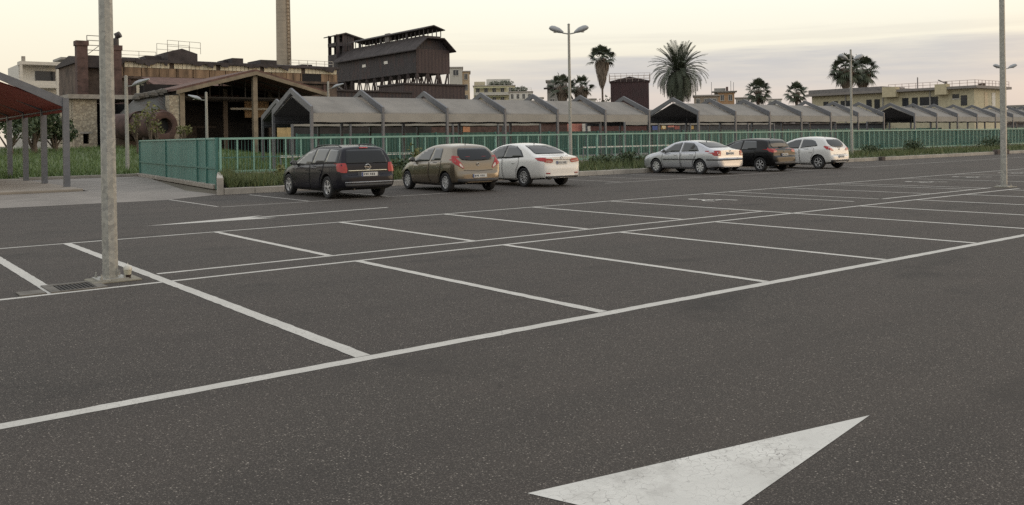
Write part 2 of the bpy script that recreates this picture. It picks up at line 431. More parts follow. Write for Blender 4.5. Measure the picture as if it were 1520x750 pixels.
# glow of the low sun behind the camera
dsun = wmath('ADD', wmath('MULTIPLY', sep.outputs[0], SUN_AZ.x), wmath('MULTIPLY', sep.outputs[1], SUN_AZ.y))
glow = wmath('MULTIPLY', wramp(dsun, [(.55, 0.), (1., 1.)]), wramp(z, [(0., 1.), (.45, 0.)]))
base = wmix(wmath('MULTIPLY', glow, .8), base, (1.6, 1.05, .58))
skyv = wmix(1., sky.outputs[0], (.10, .10, .10), 'MULTIPLY')
fin = wmix(.12, base, skyv)
t.links.new(fin, bg.inputs[0]); bg.inputs[1].default_value = 1.0
sun = bpy.data.lights.new("sun", 'SUN'); sun.energy = .75; sun.angle = R_(40); sun.color = (1., .78, .54)
so = bpy.data.objects.new("sun", sun); COL.objects.link(so)
sd = Vector((SUN_AZ.x*math.cos(SUN_EL), SUN_AZ.y*math.cos(SUN_EL), math.sin(SUN_EL)))
so.rotation_euler = sd.to_track_quat('Z', 'Y').to_euler()
vs_ = SC.view_settings; SC.display_settings.display_device = 'sRGB'
vs_.view_transform = 'Standard'; vs_.look = 'None'; vs_.exposure = 0.0; vs_.gamma = 1.0; vs_.use_curve_mapping = False
SC.cycles.use_denoising = False
SC.cycles.max_bounces = 6

# ------------------------------------------------------------------ ground, lot, paths
def sheet_grid(x0, x1, y0, y1, z): return MB().sheet([(x0, y0, z), (x1, y0, z), (x1, y1, z), (x0, y1, z)])
structure("ground", sheet_grid(-900, 1600, -700, 1700, -.03), M_EARTH, "bare earth ground reaching to the horizon", "ground")
lot = MB().sheet([(-60, -40, 0), (170, -40, 0), (170, 21.3, 0), (6.65, 21.5, 0), (4.6, 20.15, 0), (0.5, 20.45, 0), (-60, 20.9, 0)])
structure("parking_lot", lot, M_ASPH, "dark speckled asphalt of the car park", "asphalt")
structure("pavement", MB().sheet([(-60, 20.9, .004), (.5, 20.45, .004), (4.6, 20.15, .004), (6.65, 21.5, .004), (6.65, 24.7, .004), (9.6, 40.3, .004), (4.2, 40.3, .004), (4.2, 27.5, .004), (-60, 27.9, .004)]), M_PAVE, "pale worn pavement strip beside the asphalt", "pavement")
plz = MB().box(-60, 4.05, 27.6, 48, -.02, .1)
structure("raised_pavement", plz, pm("tan_paving", (.27, .235, .195), .85, var=.2, scale=.6, bump=.2), "tan raised pavement under the red canopy", "pavement", bevel=.03)
structure("shelter_plaza", sheet_grid(13.5, 170, 25.0, 58, -.012), M_PAVE, "grey paved ground under the fabric shelters", "pavement")
# grass field rising gently towards the factory
gx0, gx1, gy0, gy1 = -60, 46, 40.5, 74
nx, ny = 40, 24
V = []; F = []
def field_z(x, y):
    k = max(0, min(1, (y-41)/30)); return .10 + 1.15*k*k*(3-2*k) * max(0., min(1., (30-x)/10)) + .08*math.sin(x*.7)*math.cos(y*.5)*k
for j in range(ny+1):
    for i in range(nx+1):
        x = gx0+(gx1-gx0)*i/nx; y = gy0+(gy1-gy0)*j/ny
        V.append((x, y, field_z(x, y)))
for j in range(ny):
    for i in range(nx): F.append((j*(nx+1)+i, j*(nx+1)+i+1, (j+1)*(nx+1)+i+1, (j+1)*(nx+1)+i))
fld = MB(); fld.add(V, F); structure("grass_field", fld, M_TURF, "rough grass field in front of the old factory", "grass field", smooth=180)
structure("field_kerb", MB().box(4.1, 9.5, 40.3, 40.5, 0, .14), M_CONC, "low concrete kerb along the grass field", "kerb", bevel=.02)
n = 26000
P = np.stack([rng.uniform(-8, 26, n), 40.6+33*rng.random(n)**1.3, np.zeros(n)], 1)
P[:, 2] = [field_z(a, b) for a, b in P[:, :2]]
V, F = blades(P, .27, .05)
tag(mesh_np("field_grass", V, F, M_GRASS), "tall green grass growing over the field", "grass", None, 'stuff')

# kerb and planted bed in front of the fence
KY = 21.35
kb = MB()
x = 6.75
while x < 165:
    L = 1.0 if x < 60 else 4.0
    kb.box(x, x+L-.012, KY, KY+.24, -.02, .19+.004*math.sin(x*3)); x += L
structure("bed_kerb", kb, M_CONCL, "pale concrete kerb in front of the parked cars", "kerb", bevel=.015)
bed = MB(); bv = []; bf = []
xs = [7.75+i*1.6 for i in range(100)]; ys = [KY+.24, 22.2, 23.2, 24.4]
for j, y in enumerate(ys):
    for i, x in enumerate(xs): bv.append((x, y, [.16, .24, .3, .36][j]+.03*math.sin(x*1.7+j)))
for j in range(3):
    for i in range(99): bf.append((j*100+i, j*100+i+1, (j+1)*100+i+1, (j+1)*100+i))
bed.add(bv, bf); structure("planted_bed", bed, pm("bed_soil", (.075, .085, .04), .95, var=.4, scale=1.2, bump=.5), "weedy soil strip between kerb and green fence", "soil", smooth=180)
# end wall of the bed
ew = MB()
for a_, b_ in (((6.52, KY-.02), (7.68, 24.55)),):
    dx_ = .2; ev = []
    for (xx_, yy_, zz_) in ((a_[0], a_[1], .53), (a_[0]+.16, a_[1]+.5, .55), (b_[0], b_[1], .60)):
        ev += [(xx_, yy_, -.02), (xx_+dx_, yy_, -.02), (xx_+dx_, yy_, zz_), (xx_, yy_, zz_)]
    ew.add(ev, [(3, 2, 1, 0), (8, 9, 10, 11)] + [(i*4+j, i*4+(j+1) % 4, i*4+4+(j+1) % 4, i*4+4+j) for i in range(2) for j in range(4)])
o = structure("bed_retaining_wall", ew, M_CONCL, "short sloping concrete wall closing the end of the planted bed", "wall", bevel=.02); o['kind'] = 'thing'
n = 30000
xx = 7.0+150*rng.random(n)**2.0; dens = .5+.5*np.sin(xx*.9)*np.sin(xx*.37+1)
hh = .20+.28*rng.random(n)*dens
P = np.stack([xx, rng.uniform(KY+.28, 24.3, n), np.full(n, .14)], 1); P[:, 0] = np.maximum(P[:, 0], 6.85+(P[:, 1]-KY)*.36); P[:, 2] += .04+.05*(P[:, 1]-KY)
V, F = blades(P, .32, .035); V[2::3, 2] += 0.25*hh*(rng.random(n) < .35)
tag(mesh_np("bed_weeds", V, F, M_GRASSDRY), "low mixed weeds and grass filling the bed along the fence", "weeds", None, 'stuff')
def weed(name, label, px, Y, r, h, mat=M_LEAF, n=260, X=None):
    X = X if X is not None else aty(px, 250, Y).x
    o = thing(name, label, "plant", (X, Y, .2), 'bushy weeds in the bed')
    cs = [(X+random.uniform(-r, r)*.6, Y+random.uniform(-.25, .25), .2+h*random.uniform(.3, .7)) for _ in range(5)]
    V, F = leaves(cs, [(r*.55, .35, h*.4)]*5, n, .07)
    mesh_np("foliage", V, F, mat, o)
    st = MB()
    for c in cs: st.tube([(X, Y, .12), ((X+c[0])/2, Y, .2+h*.3), c], [.012, .01, .006], 5)
    st.build("stem", M_BARK, o); return o
weed("bush", "dark rounded bush in the weedy strip right of the second thin lamp post", 1360, 23.4, 1.6, 1.1, n=900)
weed("bush", "low green bush beside the dark stone block on the far kerb", 1478, 23.3, 2.2, 1.0, n=900)
weed("flowering_weed", "tall yellow-green weed sprouting by the front wing of the charcoal estate car", 415, 23.2, .22, .75, M_LEAFY, 260)
weed("weed_clump", "leafy green weeds between the charcoal estate and the gold hatchback", 592, 23.4, .7, .7, n=420)
weed("weed_clump", "tall yellowish weed behind the bonnet of the gold hatchback", 616, 23.8, .3, 1.25, M_LEAFY, 240)
weed("weed_clump", "wide dark weeds just right of the white saloon", 905, 23.6, 1.5, .65, n=700)
weed("weed_clump", "shaggy weeds beside the bonnet of the silver saloon", 938, 23.2, 1.2, .75, n=600)
weed("weed_clump", "green weeds at the foot of the thin lamp post behind the white hatchback", 1290, 23.4, 1.4, .7, n=500)
for px, lab in ((1275.5, "small dark block lying on the kerb behind the white hatchback"), (1478, "long dark stone block on the far kerb beside the right lamp post")):
    Xb = atx(px, 238, 0).x if False else gnd(px, 238 if px < 1400 else 229).x
    b = MB().box(-.2 if px < 1400 else -.95, .2 if px < 1400 else .95, -.16, .16, 0, .22 if px < 1400 else .32)
    o = tag(b.build("kerb_block", pm("dark_stone", (.075, .06, .055), .9, var=.3, scale=3, bump=.5), bevel=.03), lab, "stone block")
    o.location = (Xb, KY-.05 if px < 1400 else KY-.02, .0)

# ------------------------------------------------------------------ painted markings
lrng = random.Random(3)
def line(mb, a, b, w, z=.0018):
    """painted strip with slightly ragged edges"""
    a, b = Vector((*a, z)), Vector((*b, z)); d = (b-a); L = d.length; d.normalize(); r = Vector((-d.y, d.x, 0))
    n_ = max(2, int(L/.11)) if L < 30 or w > .1 else int(L/.22); vs = []
    for i in range(n_+1):
        p = a+d*(L*i/n_)
        vs += [p-r*(w/2+lrng.gauss(0, .0035)), p+r*(w/2+lrng.gauss(0, .0035))]
    mb.add(vs, [(2*i, 2*i+2, 2*i+3, 2*i+1) for i in range(n_)])
V1, V2, V3 = 4.83, 5.55, 10.155
mk = MB()
line(mk, (-9, 0), (60, 0), .125)                       # front line
line(mk, (-20, V1), (23.3, V1), .085)
line(mk, (24.1, V1), (60, V1), .085)
line(mk, (.1, V2), (12.45, V2), .085)
line(mk, (17.3, V2), (23.2, V2), .085)
line(mk, (-20, V3), (60, V3), .085)
mk2 = MB()
Z2 = .0034
line(mk2, (0, .065), (0, V3-.05), .125, Z2)
for k in range(1, 20): line(mk2, (2.5*k, .065), (2.5*k, V1-.045), .11, Z2)
for k in range(1, 5): line(mk2, (2.5*k-.03, V2+.045), (2.5*k-.03, V3-.045), .11, Z2)
line(mk2, (12.5, V1+.045), (12.5, V3-.045), .1, Z2)
for u in (16.1, 17.22, 19.75, 22.1, 22.9, 26.8, 30.7, 34.5, 38.4, 42.2): line(mk2, (u, V2+.045 if u < 23 else V1+.045), (u, V3-.045), .09, Z2)
for u in (-1.19, -3.7, -6.2): line(mk2, (u, V1+.045), (u, V3-.045), .125, Z2)
structure("parking_lines", mk, M_LINE, "long white painted bay lines running across the asphalt", "road marking")
structure("bay_dividers", mk2, M_LINE, "white painted lines dividing the parking bays", "road marking")
mf = MB()
line(mf, (4.78, 16.2), (12.1, 16.3), .085); line(mf, (18.4, 16.4), (60, 17.3), .085)
mf2 = MB()
for u in (4.75, 7.25, 9.75, 19.4, 21.6, 24.0, 28.6, 31.3, 36, 38.5, 41, 43.5, 46, 48.5): line(mf2, (u, 16.35+(u-5)*.02), (u, 20.6), .09, .0034)
structure("kerbside_lines", mf, M_LINEFAR, "faded white line behind the parked cars", "road marking")
structure("kerbside_dividers", mf2, M_LINEFAR, "faded white lines between the parked cars", "road marking")
ar = MB().sheet([(1.53, -3.14, .0022), (-.68, -2.73, .0022), (-.575, -3.02, .0022), (-2.8, -3.04, .0022), (-2.8, -3.24, .0022), (-.575, -3.25, .0022), (-.68, -3.56, .0022)])
structure("painted_arrow", ar, M_ARROW, "big worn white arrow painted on the asphalt pointing to the right", "road marking")
ar = MB().sheet([(1.85, 12.32, .0022), (4.5, 12.92, .0022), (4.1, 12.58, .0022), (7.6, 12.84, .0022), (7.6, 12.72, .0022), (4.1, 12.44, .0022), (4.5, 12.12, .0022)])
structure("painted_lane_arrow", ar, M_LINE, "faint white arrow painted in the lane behind the bays pointing left", "road marking")
def wheelchair(x, y, s=1.0):
    mb = MB(); zz = .0022
    def P(u, v): return (x+v*s, y-u*s)   # u along -Y, v along X
    def strip(pts, w):
        for a, b in zip(pts, pts[1:]): line(mb, P(*a), P(*b), w*s, zz)
    mb.sheet([(*P(-.62+.13*math.cos(a), .0+.13*math.sin(a)), zz) for a in [2*math.pi*k/14 for k in range(14)]])
    strip([(-.46, .0), (.05, .02), (.05, .34), (.45, .42)], .11)
    mb2 = MB()
    arc = [(.12+.33*math.cos(a), .02+.33*math.sin(a)) for a in [R_(d) for d in range(60, 301, 20)]]
    for a, b in zip(arc, arc[1:]): line(mb, P(*a), P(*b), .08*s, zz+.0015)
    return mb
for x, y, lab in ((14.35, 8.4, "painted white wheelchair symbol in the bay nearest the middle of the lot"), (25.0, 8.3, "painted white wheelchair symbol just left of the right lamp post's shadow bay"),
                  (28.9, 8.6, "painted white wheelchair symbol in front of the right lamp post"), (32.8, 8.7, "painted white wheelchair symbol behind the right lamp post")):
    structure("wheelchair_symbol", wheelchair(x, y), M_LINE, lab, "road marking")

# drain beside the near lamp post
dr = thing("storm_drain", "square recessed drain grate with concrete surround beside the near lamp post", "drain", (-.95, 5.1, 0))
fr = MB()
x0, x1, y0, y1 = -1.12, -.74, 4.90, 5.38
for b in ((x0-.10, x0, y0-.02, y1+.1), (x1, x1+.10, y0-.02, y1+.1), (x0, x1, y1, y1+.1), (x0, x1, y0-.02, y0+.02)): fr.box(*b, -.01, .016)
fr.build("surround", pm("dirty_concrete", (.13, .12, .105), .9, var=.3, scale=6, bump=.4), dr)
MB().box(x0, x1, y0+.02, y1, -.005, .0065).build("pit", pm("drain_dark", (.02, .019, .018), .9), dr)
gr = MB()
for k in range(9): gr.box(x0+.02+k*.042, x0+.036+k*.042, y0+.03, y1-.01, .008, .0145)
gr.build("grating", pm("drain_iron", (.045, .04, .036), .7, .3), dr)
bxo = MB().box(-1.52, -1.27, 4.89, 5.17, 0, .016); tag(bxo.build("concrete_cover", MATS["dirty_concrete"], bevel=.004), "small square concrete cover left of the drain grate", "cover")

# takeaway cup
cp_ = thing("drink_cup", "pale takeaway cup with straw standing at the foot of the near lamp post", "cup", (-.315, 5.30, .022))
cx, cy, cz = -.315, 5.30, .022
MB().lathe([(.032, 0), (.034, .0), (.040, .045)], 16, (cx, cy, cz)).build("dark_base", pm("coffee", (.03, .02, .015), .3), cp_, 60)
MB().lathe([(.0402, .045), (.047, .10), (.048, .105)], 16, (cx, cy, cz)).build("cup_wall", pm("milky_plastic", (.44, .42, .33), .35, var=.15, scale=20), cp_, 60)
MB().lathe([(.051, .104), (.051, .111), (.045, .135), (.028, .150), (.010, .154), (.0, .154)], 16, (cx, cy, cz)).build("lid", pm("lid_plastic", (.50, .48, .42), .3, var=.1), cp_, 60)
MB().tube([(cx, cy, cz+.15), (cx+.004, cy+.003, cz+.182)], .004, 6).build("straw", pm("straw", (.7, .68, .62), .4), cp_)

# ------------------------------------------------------------------ lamp posts
def cobra_head(mb, c, d, L=.62, w=.27, tilt=.34):
    """lamp head: flattened tapering shell starting at c and pointing along d (2-D), tilted up"""
    c = Vector(c); d = Vector((d[0], d[1], 0)).normalized(); r = Vector((-d.y, d.x, 0)); u = Vector((0, 0, 1))
    d2 = (d*math.cos(tilt)+u*math.sin(tilt)); u2 = (-d*math.sin(tilt)+u*math.cos(tilt))
    st = [(0, .05, .05), (.10, .10, .10), (.22, .14, .15), (.45, w/2, .17), (.58, w/2*.92, .14), (L, .08, .06)]
    n = 10; vs = []
    for s_, hw, hh in st:
        for k in range(n):
            a = 2*math.pi*k/n
            y = hh*math.sin(a); y = y if y > 0 else y*.55
            vs.append(c + d2*s_ + r*(hw*math.cos(a)) + u2*y)
    fs = [(i*n+k, i*n+(k+1) % n, (i+1)*n+(k+1) % n, (i+1)*n+k) for i in range(len(st)-1) for k in range(n)]
    fs += [tuple(range(n)), tuple((len(st)-1)*n+k for k in range(n))]
    mb.add(vs, fs)
M_HEAD = pm("lamp_housing", (.33, .34, .35), .5, .1, var=.1)
M_LENS = pm("lamp_lens", (.55, .53, .48), .2, var=.1)
def lamp(x, y, H, label, r0=.085, r1=.055, heads=((1, 0), (-1, 0)), hz=None, z0=0., pad=True, n=8, name="street_lamp", scale=1., group="lamp posts of the car park", headdir=None):
    o = thing(name, label, "lamp post", (x, y, z0), group)
    p = MB(); p.tube([(x, y, z0+.03), (x, y, z0+H)], [r0, r1], n, ph=math.pi/8); p.build("pole", M_GALV, o, 30)
    MB().lathe([(r1*1.08, 0), (r1*1.08, .04), (.0, .07)], n, (x, y, z0+H)).build("cap", M_GALV, o)
    if pad:
        MB().box(x-.25, x+.30, y-.24, y+.2, z0-.01, z0+.022).build("base_pad", pm("pad_concrete", (.21, .195, .155), .9, var=.3, scale=6, bump=.4), o, bevel=.02)
        fl = MB().box(x-.17, x+.17, y-.17, y+.17, z0+.022, z0+.036); f = fl.build("base_plate", M_GALV, o); sub(f)
        for sx in (-1, 1):
            for sy in (-1, 1): MB().lathe([(.016, 0), (.016, .03), (.008, .03), (.008, .06)], 6, (x+sx*.13, y+sy*.13, z0+.036)).build("bolt", M_GALV, f)
    hz = hz or H-.45
    for d in heads:
        h = Vector((d[0], d[1], 0)).normalized()
        MB().tube([(x, y, z0+hz), (x+h.x*.28*scale, y+h.y*.28*scale, z0+hz+.05)], .028, 8).build("arm", M_GALV, o)
        hd = MB(); cobra_head(hd, (x+h.x*.24*scale, y+h.y*.24*scale, z0+hz+.06), d, L=.66*scale, w=.30*scale); hb = hd.build("lamp_head", M_HEAD, o, 50)
        sub(hb); q = Vector((x, y, z0+hz+.06)) + h*(.24+.36)*scale
        MB().lathe([(.0, -.035), (.07, -.03), (.085, 0)], 10, (q.x, q.y, q.z+.035)).build("lens", M_LENS, hb, 60)
    return o
hd_ = (CR.x, CR.y)
lamp(-.48, 5.42, 7.6, "tall galvanised lamp post at the near double line with a cup at its foot", r0=.088, r1=.066, heads=(hd_, (-hd_[0], -hd_[1])))
lamp(23.67, 5.39, 7.6, "thick galvanised lamp post in the middle of the marked bays at the right edge", r0=.088, r1=.066, heads=(hd_, (-hd_[0], -hd_[1])))
lamp(22.75, 23.0, 6.35, "slim double-headed lamp post rising behind the white saloon", heads=(hd_, (-hd_[0], -hd_[1])), hz=5.95, z0=.2, pad=False)
lamp(45.25, 23.0, 6.35, "slim double-headed lamp post just behind the white hatchback in front of two palms", heads=((.3, 1), (-.3, -1)) if False else ((.95, -.3), (-.95, .3)), hz=5.75, z0=.2, pad=False)
lamp(66.1, 23.0, 6.5, "slim double-headed lamp post standing by the far dark kerb block", heads=(hd_, (-hd_[0], -hd_[1])), hz=6.0, z0=.2, pad=False)
def small_lamp(px, ytop, Y, d, label, zb=0.):
    p = aty(px, ytop, Y)
    lamp(p.x, Y, p.z-zb, label, r0=.11, r1=.085, heads=(d,), hz=p.z-zb-.55, z0=zb, pad=False, scale=1.5, group="small lamps in the factory yard")
small_lamp(187, 114, 46, hd_, "pale lamp post with one head standing in the grass in front of the stone building", .15)
small_lamp(306, 138, 58, (-hd_[0], -hd_[1]), "pale lamp post with one head against the dark open shed", 0)
small_lamp(487, 122, 62, hd_, "single-headed lamp post poking above the first fabric roof", 0)
small_lamp(632, 138, 66, hd_, "lamp post whose tip just shows above the second fabric roof", 0) if False else None

# ------------------------------------------------------------------ fences
FY, FT = 24.5, 1.76
ff = thing("railing_fence", "long green metal railing fence on a low wall behind the parked cars", "fence", (7.78, FY, 0))
MB().box(7.76, 150, FY+.02, FY+.24, 0, .52).build("low_wall", M_CONC, ff, bevel=.02)
MB().box(7.76, 150, FY-.03, FY+.05, FT-.035, FT+.035).build("top_rail", M_GREENL, ff)
MB().box(7.76, 150, FY-.03, FY+.05, .555, .64).build("bottom_rail", M_GREENL, ff)
MB().box(7.76, 44, FY+.055, FY+.075, 1.08, 1.115).build("middle_rail", M_GREEN, ff)
up0 = MB().box(-.02, .02, -.022, .018, .6405, FT-.0355).build("upright", M_GREENL, ff)
def up_at(x, first=[True]):
    o = up0 if first[0] else up0.copy()
    if not first[0]: COL.objects.link(o); o.parent = ff
    first[0] = False; o.location = (x-7.78, 0, 0)
up0.data.transform(Matrix.Translation((7.78, FY, 0)))
uxs = [7.78+.6*k for k in range(1, 234) if k % 10]
rest = MB()
for k, ux in enumerate(uxs):
    if k < 96: up_at(ux)
    else: rest.box(ux-.02, ux+.02, FY-.022, FY+.018, .6405, FT-.0355)
o = rest.build("upright_row", M_GREENL, ff); o['kind'] = 'stuff'
fb = MB(); q = 7.84
while q < 148: fb.box(q-.005, q+.005, FY+.03, FY+.042, .6395, FT-.036); q += .12 if q < 40 else .1
o = fb.build("wire_mesh", M_GREEN, ff); o['kind'] = 'stuff'
for k in range(24): MB().box(7.75+k*6, 7.81+k*6, FY-.035, FY+.045, .521, FT+.0345).build("post", M_GREENL, ff)
MB().box(46.3, 149, FY+.08, FY+.10, .62, FT-.06).build("backing_sheet", pm("dark_green_sheet", (.056, .135, .118), .6, var=.2), ff)
# solid side fence
A = Vector((7.72, 24.62)); B = Vector((9.45, 40.2)); dv = (B-A).normalized(); nv = Vector((dv.y, -dv.x)); Ln = (B-A).length
sf = thing("sheet_fence", "solid green sheet-metal fence running back from the corner of the railing", "fence", (A.x, A.y, 0))
def sfp(s, o_, z_): return (A.x+dv.x*s+nv.x*o_, A.y+dv.y*s+nv.y*o_, z_)
def sfbox(mb, s0, s1, o0, o1, z0, z1):
    vs = [sfp(s, o_, z_) for z_ in (z0, z1) for s in (s0, s1) for o_ in (o0, o1)]
    mb.add(vs, [(0, 2, 3, 1), (4, 5, 7, 6), (0, 1, 5, 4), (2, 6, 7, 3), (0, 4, 6, 2), (1, 3, 7, 5)])
q = MB(); sfbox(q, .1, Ln+.5, -.14, .12, 0, .16); q.build("base_wall", M_CONC, sf, bevel=.02)
M_SHEET = corrugated("green_sheet", (.080, .200, .172), .28, 1, .5)
edges = [0, 1.45, 2.95, 9.0, Ln]
for a, b in zip(edges, edges[1:]):
    q = MB(); sfbox(q, a+.03, b-.03, -.02, .0, .17, 1.74); q.build("sheet_panel", M_SHEET, sf)
for a in edges:
    q = MB(); sfbox(q, a-.04, a+.04, -.075, .03, .0, 1.80); q.build("post", M_GREEN, sf)
for z0, z1, nm in ((.70, .77, "middle_rail"), (1.74, 1.80, "top_rail")):
    q = MB(); sfbox(q, .04, Ln, -.065, -.021, z0, z1); q.build(nm, M_GREEN if z0 < 1 else M_GREENL, sf)
# rear fence behind the shelters
rf = thing("rear_fence", "solid dark green fence seen beyond the shelters", "fence", (20, 54, 0))
MB().box(24, 160, 54, 54.05, 0, 2.15).build("sheet_panel", corrugated("green_sheet_far", (.035, .095, .075), .5, 0, .6), rf)
for k in range(23): MB().box(24+k*6, 24.1+k*6, 53.93, 54, 0, 2.2).build("post", M_GREEN, rf)
# white chain-like barrier inside the railing
for x0, x1, Y, zc, lab in ((11.5, 21, 28.0, .98, "white segmented barrier rail seen through the railing behind the dark estate"), (30, 38.5, 30.0, 1.0, "white segmented barrier rail seen through the railing behind the white saloon")):
    o = thing("barrier_rail", lab, "barrier", (x0, Y, 0), "white barrier rails")
    mb = MB(); x = x0
    while x < x1: mb.box(x, x+.2, Y-.03, Y+.03, zc, zc+.09); x += .26
    mb.build("segment_rail", pm("white_rail", (.62, .60, .55), .6), o)
    MB().box(x0, x1, Y-.012, Y+.012, zc+.03, zc+.055).build("core_rail", M_STEEL, o)
    k = x0
    while k <= x1: MB().box(k, k+.06, Y+.031, Y+.08, 0, zc+.1).build("post", M_STEEL, o); k += 2.2

# ------------------------------------------------------------------ fabric shelters
def shelter(name, label, a0, nb, pitch, c0, c1, along='x', fab=M_ROOFFAB, val=M_VALANCE, lin=M_UNDERSHADE, zb=0., group="fabric roofed shelters", ez=3.3, pz=4.36, fez=3.0, frz=3.95, vz=2.56, wood=M_STEEL, pw=.13):
    """bays along `along`; c0 = front eave coordinate, c1 = rear eave coordinate across"""
    cm = (c0+c1)/2
    def P(a, c, z_): return (a, c, z_+zb) if along == 'x' else (c, a, z_+zb)
    o = thing(name, label, "shelter", P(a0, c0, 0), group)
    for k in range(nb+1):
        a = a0+k*pitch
        for c in (c0, c1):
            q = MB(); q.bar(P(a, c, 0), P(a, c, ez-.02), pw, pw, up=(1, 0, 0)); q.build("post", wood, o)
        sg = 1 if c1 > c0 else -1
        q = MB()
        prof = [(c0-.06*sg, ez-.24), (c0-.06*sg, ez+.04), (cm, pz), (c1+.06*sg, ez+.04), (c1+.06*sg, ez-.24), (c1-.10*sg, ez-.24), (cm, pz-.26), (c0+.10*sg, ez-.24)]
        q.prism(prof, along, a-.06, a+.06) if along == 'x' else q.prism(prof, 'y', a-.06, a+.06)
        q.build("gable_frame", wood, o)
    for k in range(nb):
        a, b = a0+k*pitch+.004, a0+(k+1)*pitch-.004
        q = MB()
        nn_ = 8
        sect = [(c0+.02, fez)] + [(cm, frz)] + [(c1-.02, fez)]
        up_ = []; 
        for (ca, za), (cb, zb_) in zip(sect, sect[1:]):
            for i in range(nn_):
                f0 = i/nn_; up_.append((ca+(cb-ca)*f0, za+(zb_-za)*f0))
        up_.append(sect[-1])
        vs = []; m_ = 7
        for i, (c, z_) in enumerate(up_):
            for j in range(m_):
                f = j/(m_-1); sag = .02*math.sin(math.pi*f)*math.sin(math.pi*((i % nn_)/nn_ if i < 2*nn_ else 0))
                vs.append(P(a+(b-a)*f, c, z_-sag))
        fs = [(i*m_+j, i*m_+j+1, (i+1)*m_+j+1, (i+1)*m_+j) for i in range(len(up_)-1) for j in range(m_-1)]
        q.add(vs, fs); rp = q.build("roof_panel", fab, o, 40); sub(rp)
        ln = MB(); ln.add([P(a, c0+.05*sg, fez-.03), P(b, c0+.05*sg, fez-.03), P(b, cm, frz-.04), P(a, cm, frz-.04), P(b, c1-.05*sg, fez-.03), P(a, c1-.05*sg, fez-.03), P(a, c1-.035*sg, vz+.01), P(b, c1-.035*sg, vz+.01), P(a, c0+.035*sg, vz+.01), P(b, c0+.035*sg, vz+.01)], [(0, 1, 2, 3), (3, 2, 4, 5), (5, 4, 7, 6), (0, 1, 9, 8)]); ln.build("underside_sheet", lin, rp)  # extra sheet below the roof, dark on grey shelters to imitate shade
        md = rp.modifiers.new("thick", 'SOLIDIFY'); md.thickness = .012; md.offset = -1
        for c in (c0, c1):
            s_ = -1 if (c == c0) == (c1 > c0) else 1
            v = MB(); cols = 16; vv = []
            for r_, zz_ in ((0, fez-.004), (1, (fez+vz)/2), (2, vz)):
                for j in range(cols+1):
                    f = j/cols; vv.append(P(a+(b-a)*f, c+.02*s_*0+.012*math.sin(f*9+k)*r_/2, zz_+(.012*math.sin(f*14+k*2) if r_ == 2 else 0)))
            v.add(vv, [(r_*(cols+1)+j, r_*(cols+1)+j+1, (r_+1)*(cols+1)+j+1, (r_+1)*(cols+1)+j) for r_ in range(2) for j in range(cols)])
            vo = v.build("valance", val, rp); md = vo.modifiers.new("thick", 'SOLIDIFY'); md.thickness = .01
        q = MB()
        for c_, z_ in ((c0+.06*sg, vz+.12), (c1-.06*sg, vz+.12), (cm, frz-.09)): MB().bar(P(a, c_, z_), P(b, c_, z_), .05).build("purlin", M_STEELD, o)
    return o
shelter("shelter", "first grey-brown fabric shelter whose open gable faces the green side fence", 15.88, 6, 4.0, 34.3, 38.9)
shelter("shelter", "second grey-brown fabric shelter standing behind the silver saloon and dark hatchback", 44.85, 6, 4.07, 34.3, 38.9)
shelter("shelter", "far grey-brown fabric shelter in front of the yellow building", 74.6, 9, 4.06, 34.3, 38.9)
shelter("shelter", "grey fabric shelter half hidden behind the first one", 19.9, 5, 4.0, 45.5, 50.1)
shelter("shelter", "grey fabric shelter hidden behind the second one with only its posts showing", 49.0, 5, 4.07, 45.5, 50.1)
shelter("red_canopy", "red fabric canopy on square grey posts over the raised pavement", 29.4, 4, 4.0, 3.9, -.7, 'y', M_REDFAB, M_REDFAB, M_REDFAB, .1, None, ez=3.25, pz=4.3, pw=.2, fez=3.0, frz=3.86, vz=2.72)

# ------------------------------------------------------------------ buildings helpers
def windows(parent, mb_face, rects, Y, mat=M_BUSHGREY, frame=None, name="window", dep=.06):
    for (x0, x1, z0, z1) in rects:
        f = MB().box(x0, x1, Y-dep, Y+.1, z0, z1).build(name, mat, parent)
        if frame: 
            sub(f); q = MB(); w = .12
            q.box(x0-w, x0, Y-dep-.05, Y+.05, z0-w, z1+w).box(x1, x1+w, Y-dep-.05, Y+.05, z0-w, z1+w).box(x0, x1, Y-dep-.05, Y+.05, z1, z1+w).box(x0, x1, Y-dep-.05, Y+.05, z0-w, z0)
            q.build("frame", frame, f)
def rail_mb(mb, pts, h, step, r=.04, rows=2):
    for a, b in zip(pts, pts[1:]):
        a, b = Vector(a), Vector(b); L = (b-a).length; n_ = max(1, int(L/step))
        for k in range(n_+1):
            p = a+(b-a)*(k/n_); mb.bar(p, p+Vector((0, 0, h)), r)
        for j in range(rows): mb.bar(a+Vector((0, 0, h*(j+1)/rows)), b+Vector((0, 0, h*(j+1)/rows)), r)
    return mb

def facing(name, label, cat, px0, px1, ytop, Y, group=None):
    """thing whose front is turned towards the car park; returns it with its width and height"""
    pc = (px0+px1)/2; p = aty(pc, ytop, Y); d = Vector((p.x-CAM.x, p.y-CAM.y, 0)); dep_ = (p-CAM).dot(CF)
    o = thing(name, label, cat, (p.x, p.y, 0), group, local=True)
    hd = math.atan2(d.x, d.y); o.rotation_euler = (0, 0, -hd)
    mpp = dep_/FPX*math.cos(math.atan((pc-CX)/FPX))
    o['_pc'] = pc; o['_m'] = mpp
    return o, (px1-px0)*mpp, p.z
def lx(o, px): return (px-o['_pc'])*o['_m']
def lz(o, py, ytop, zt): return zt+(ytop-py)*o['_m']
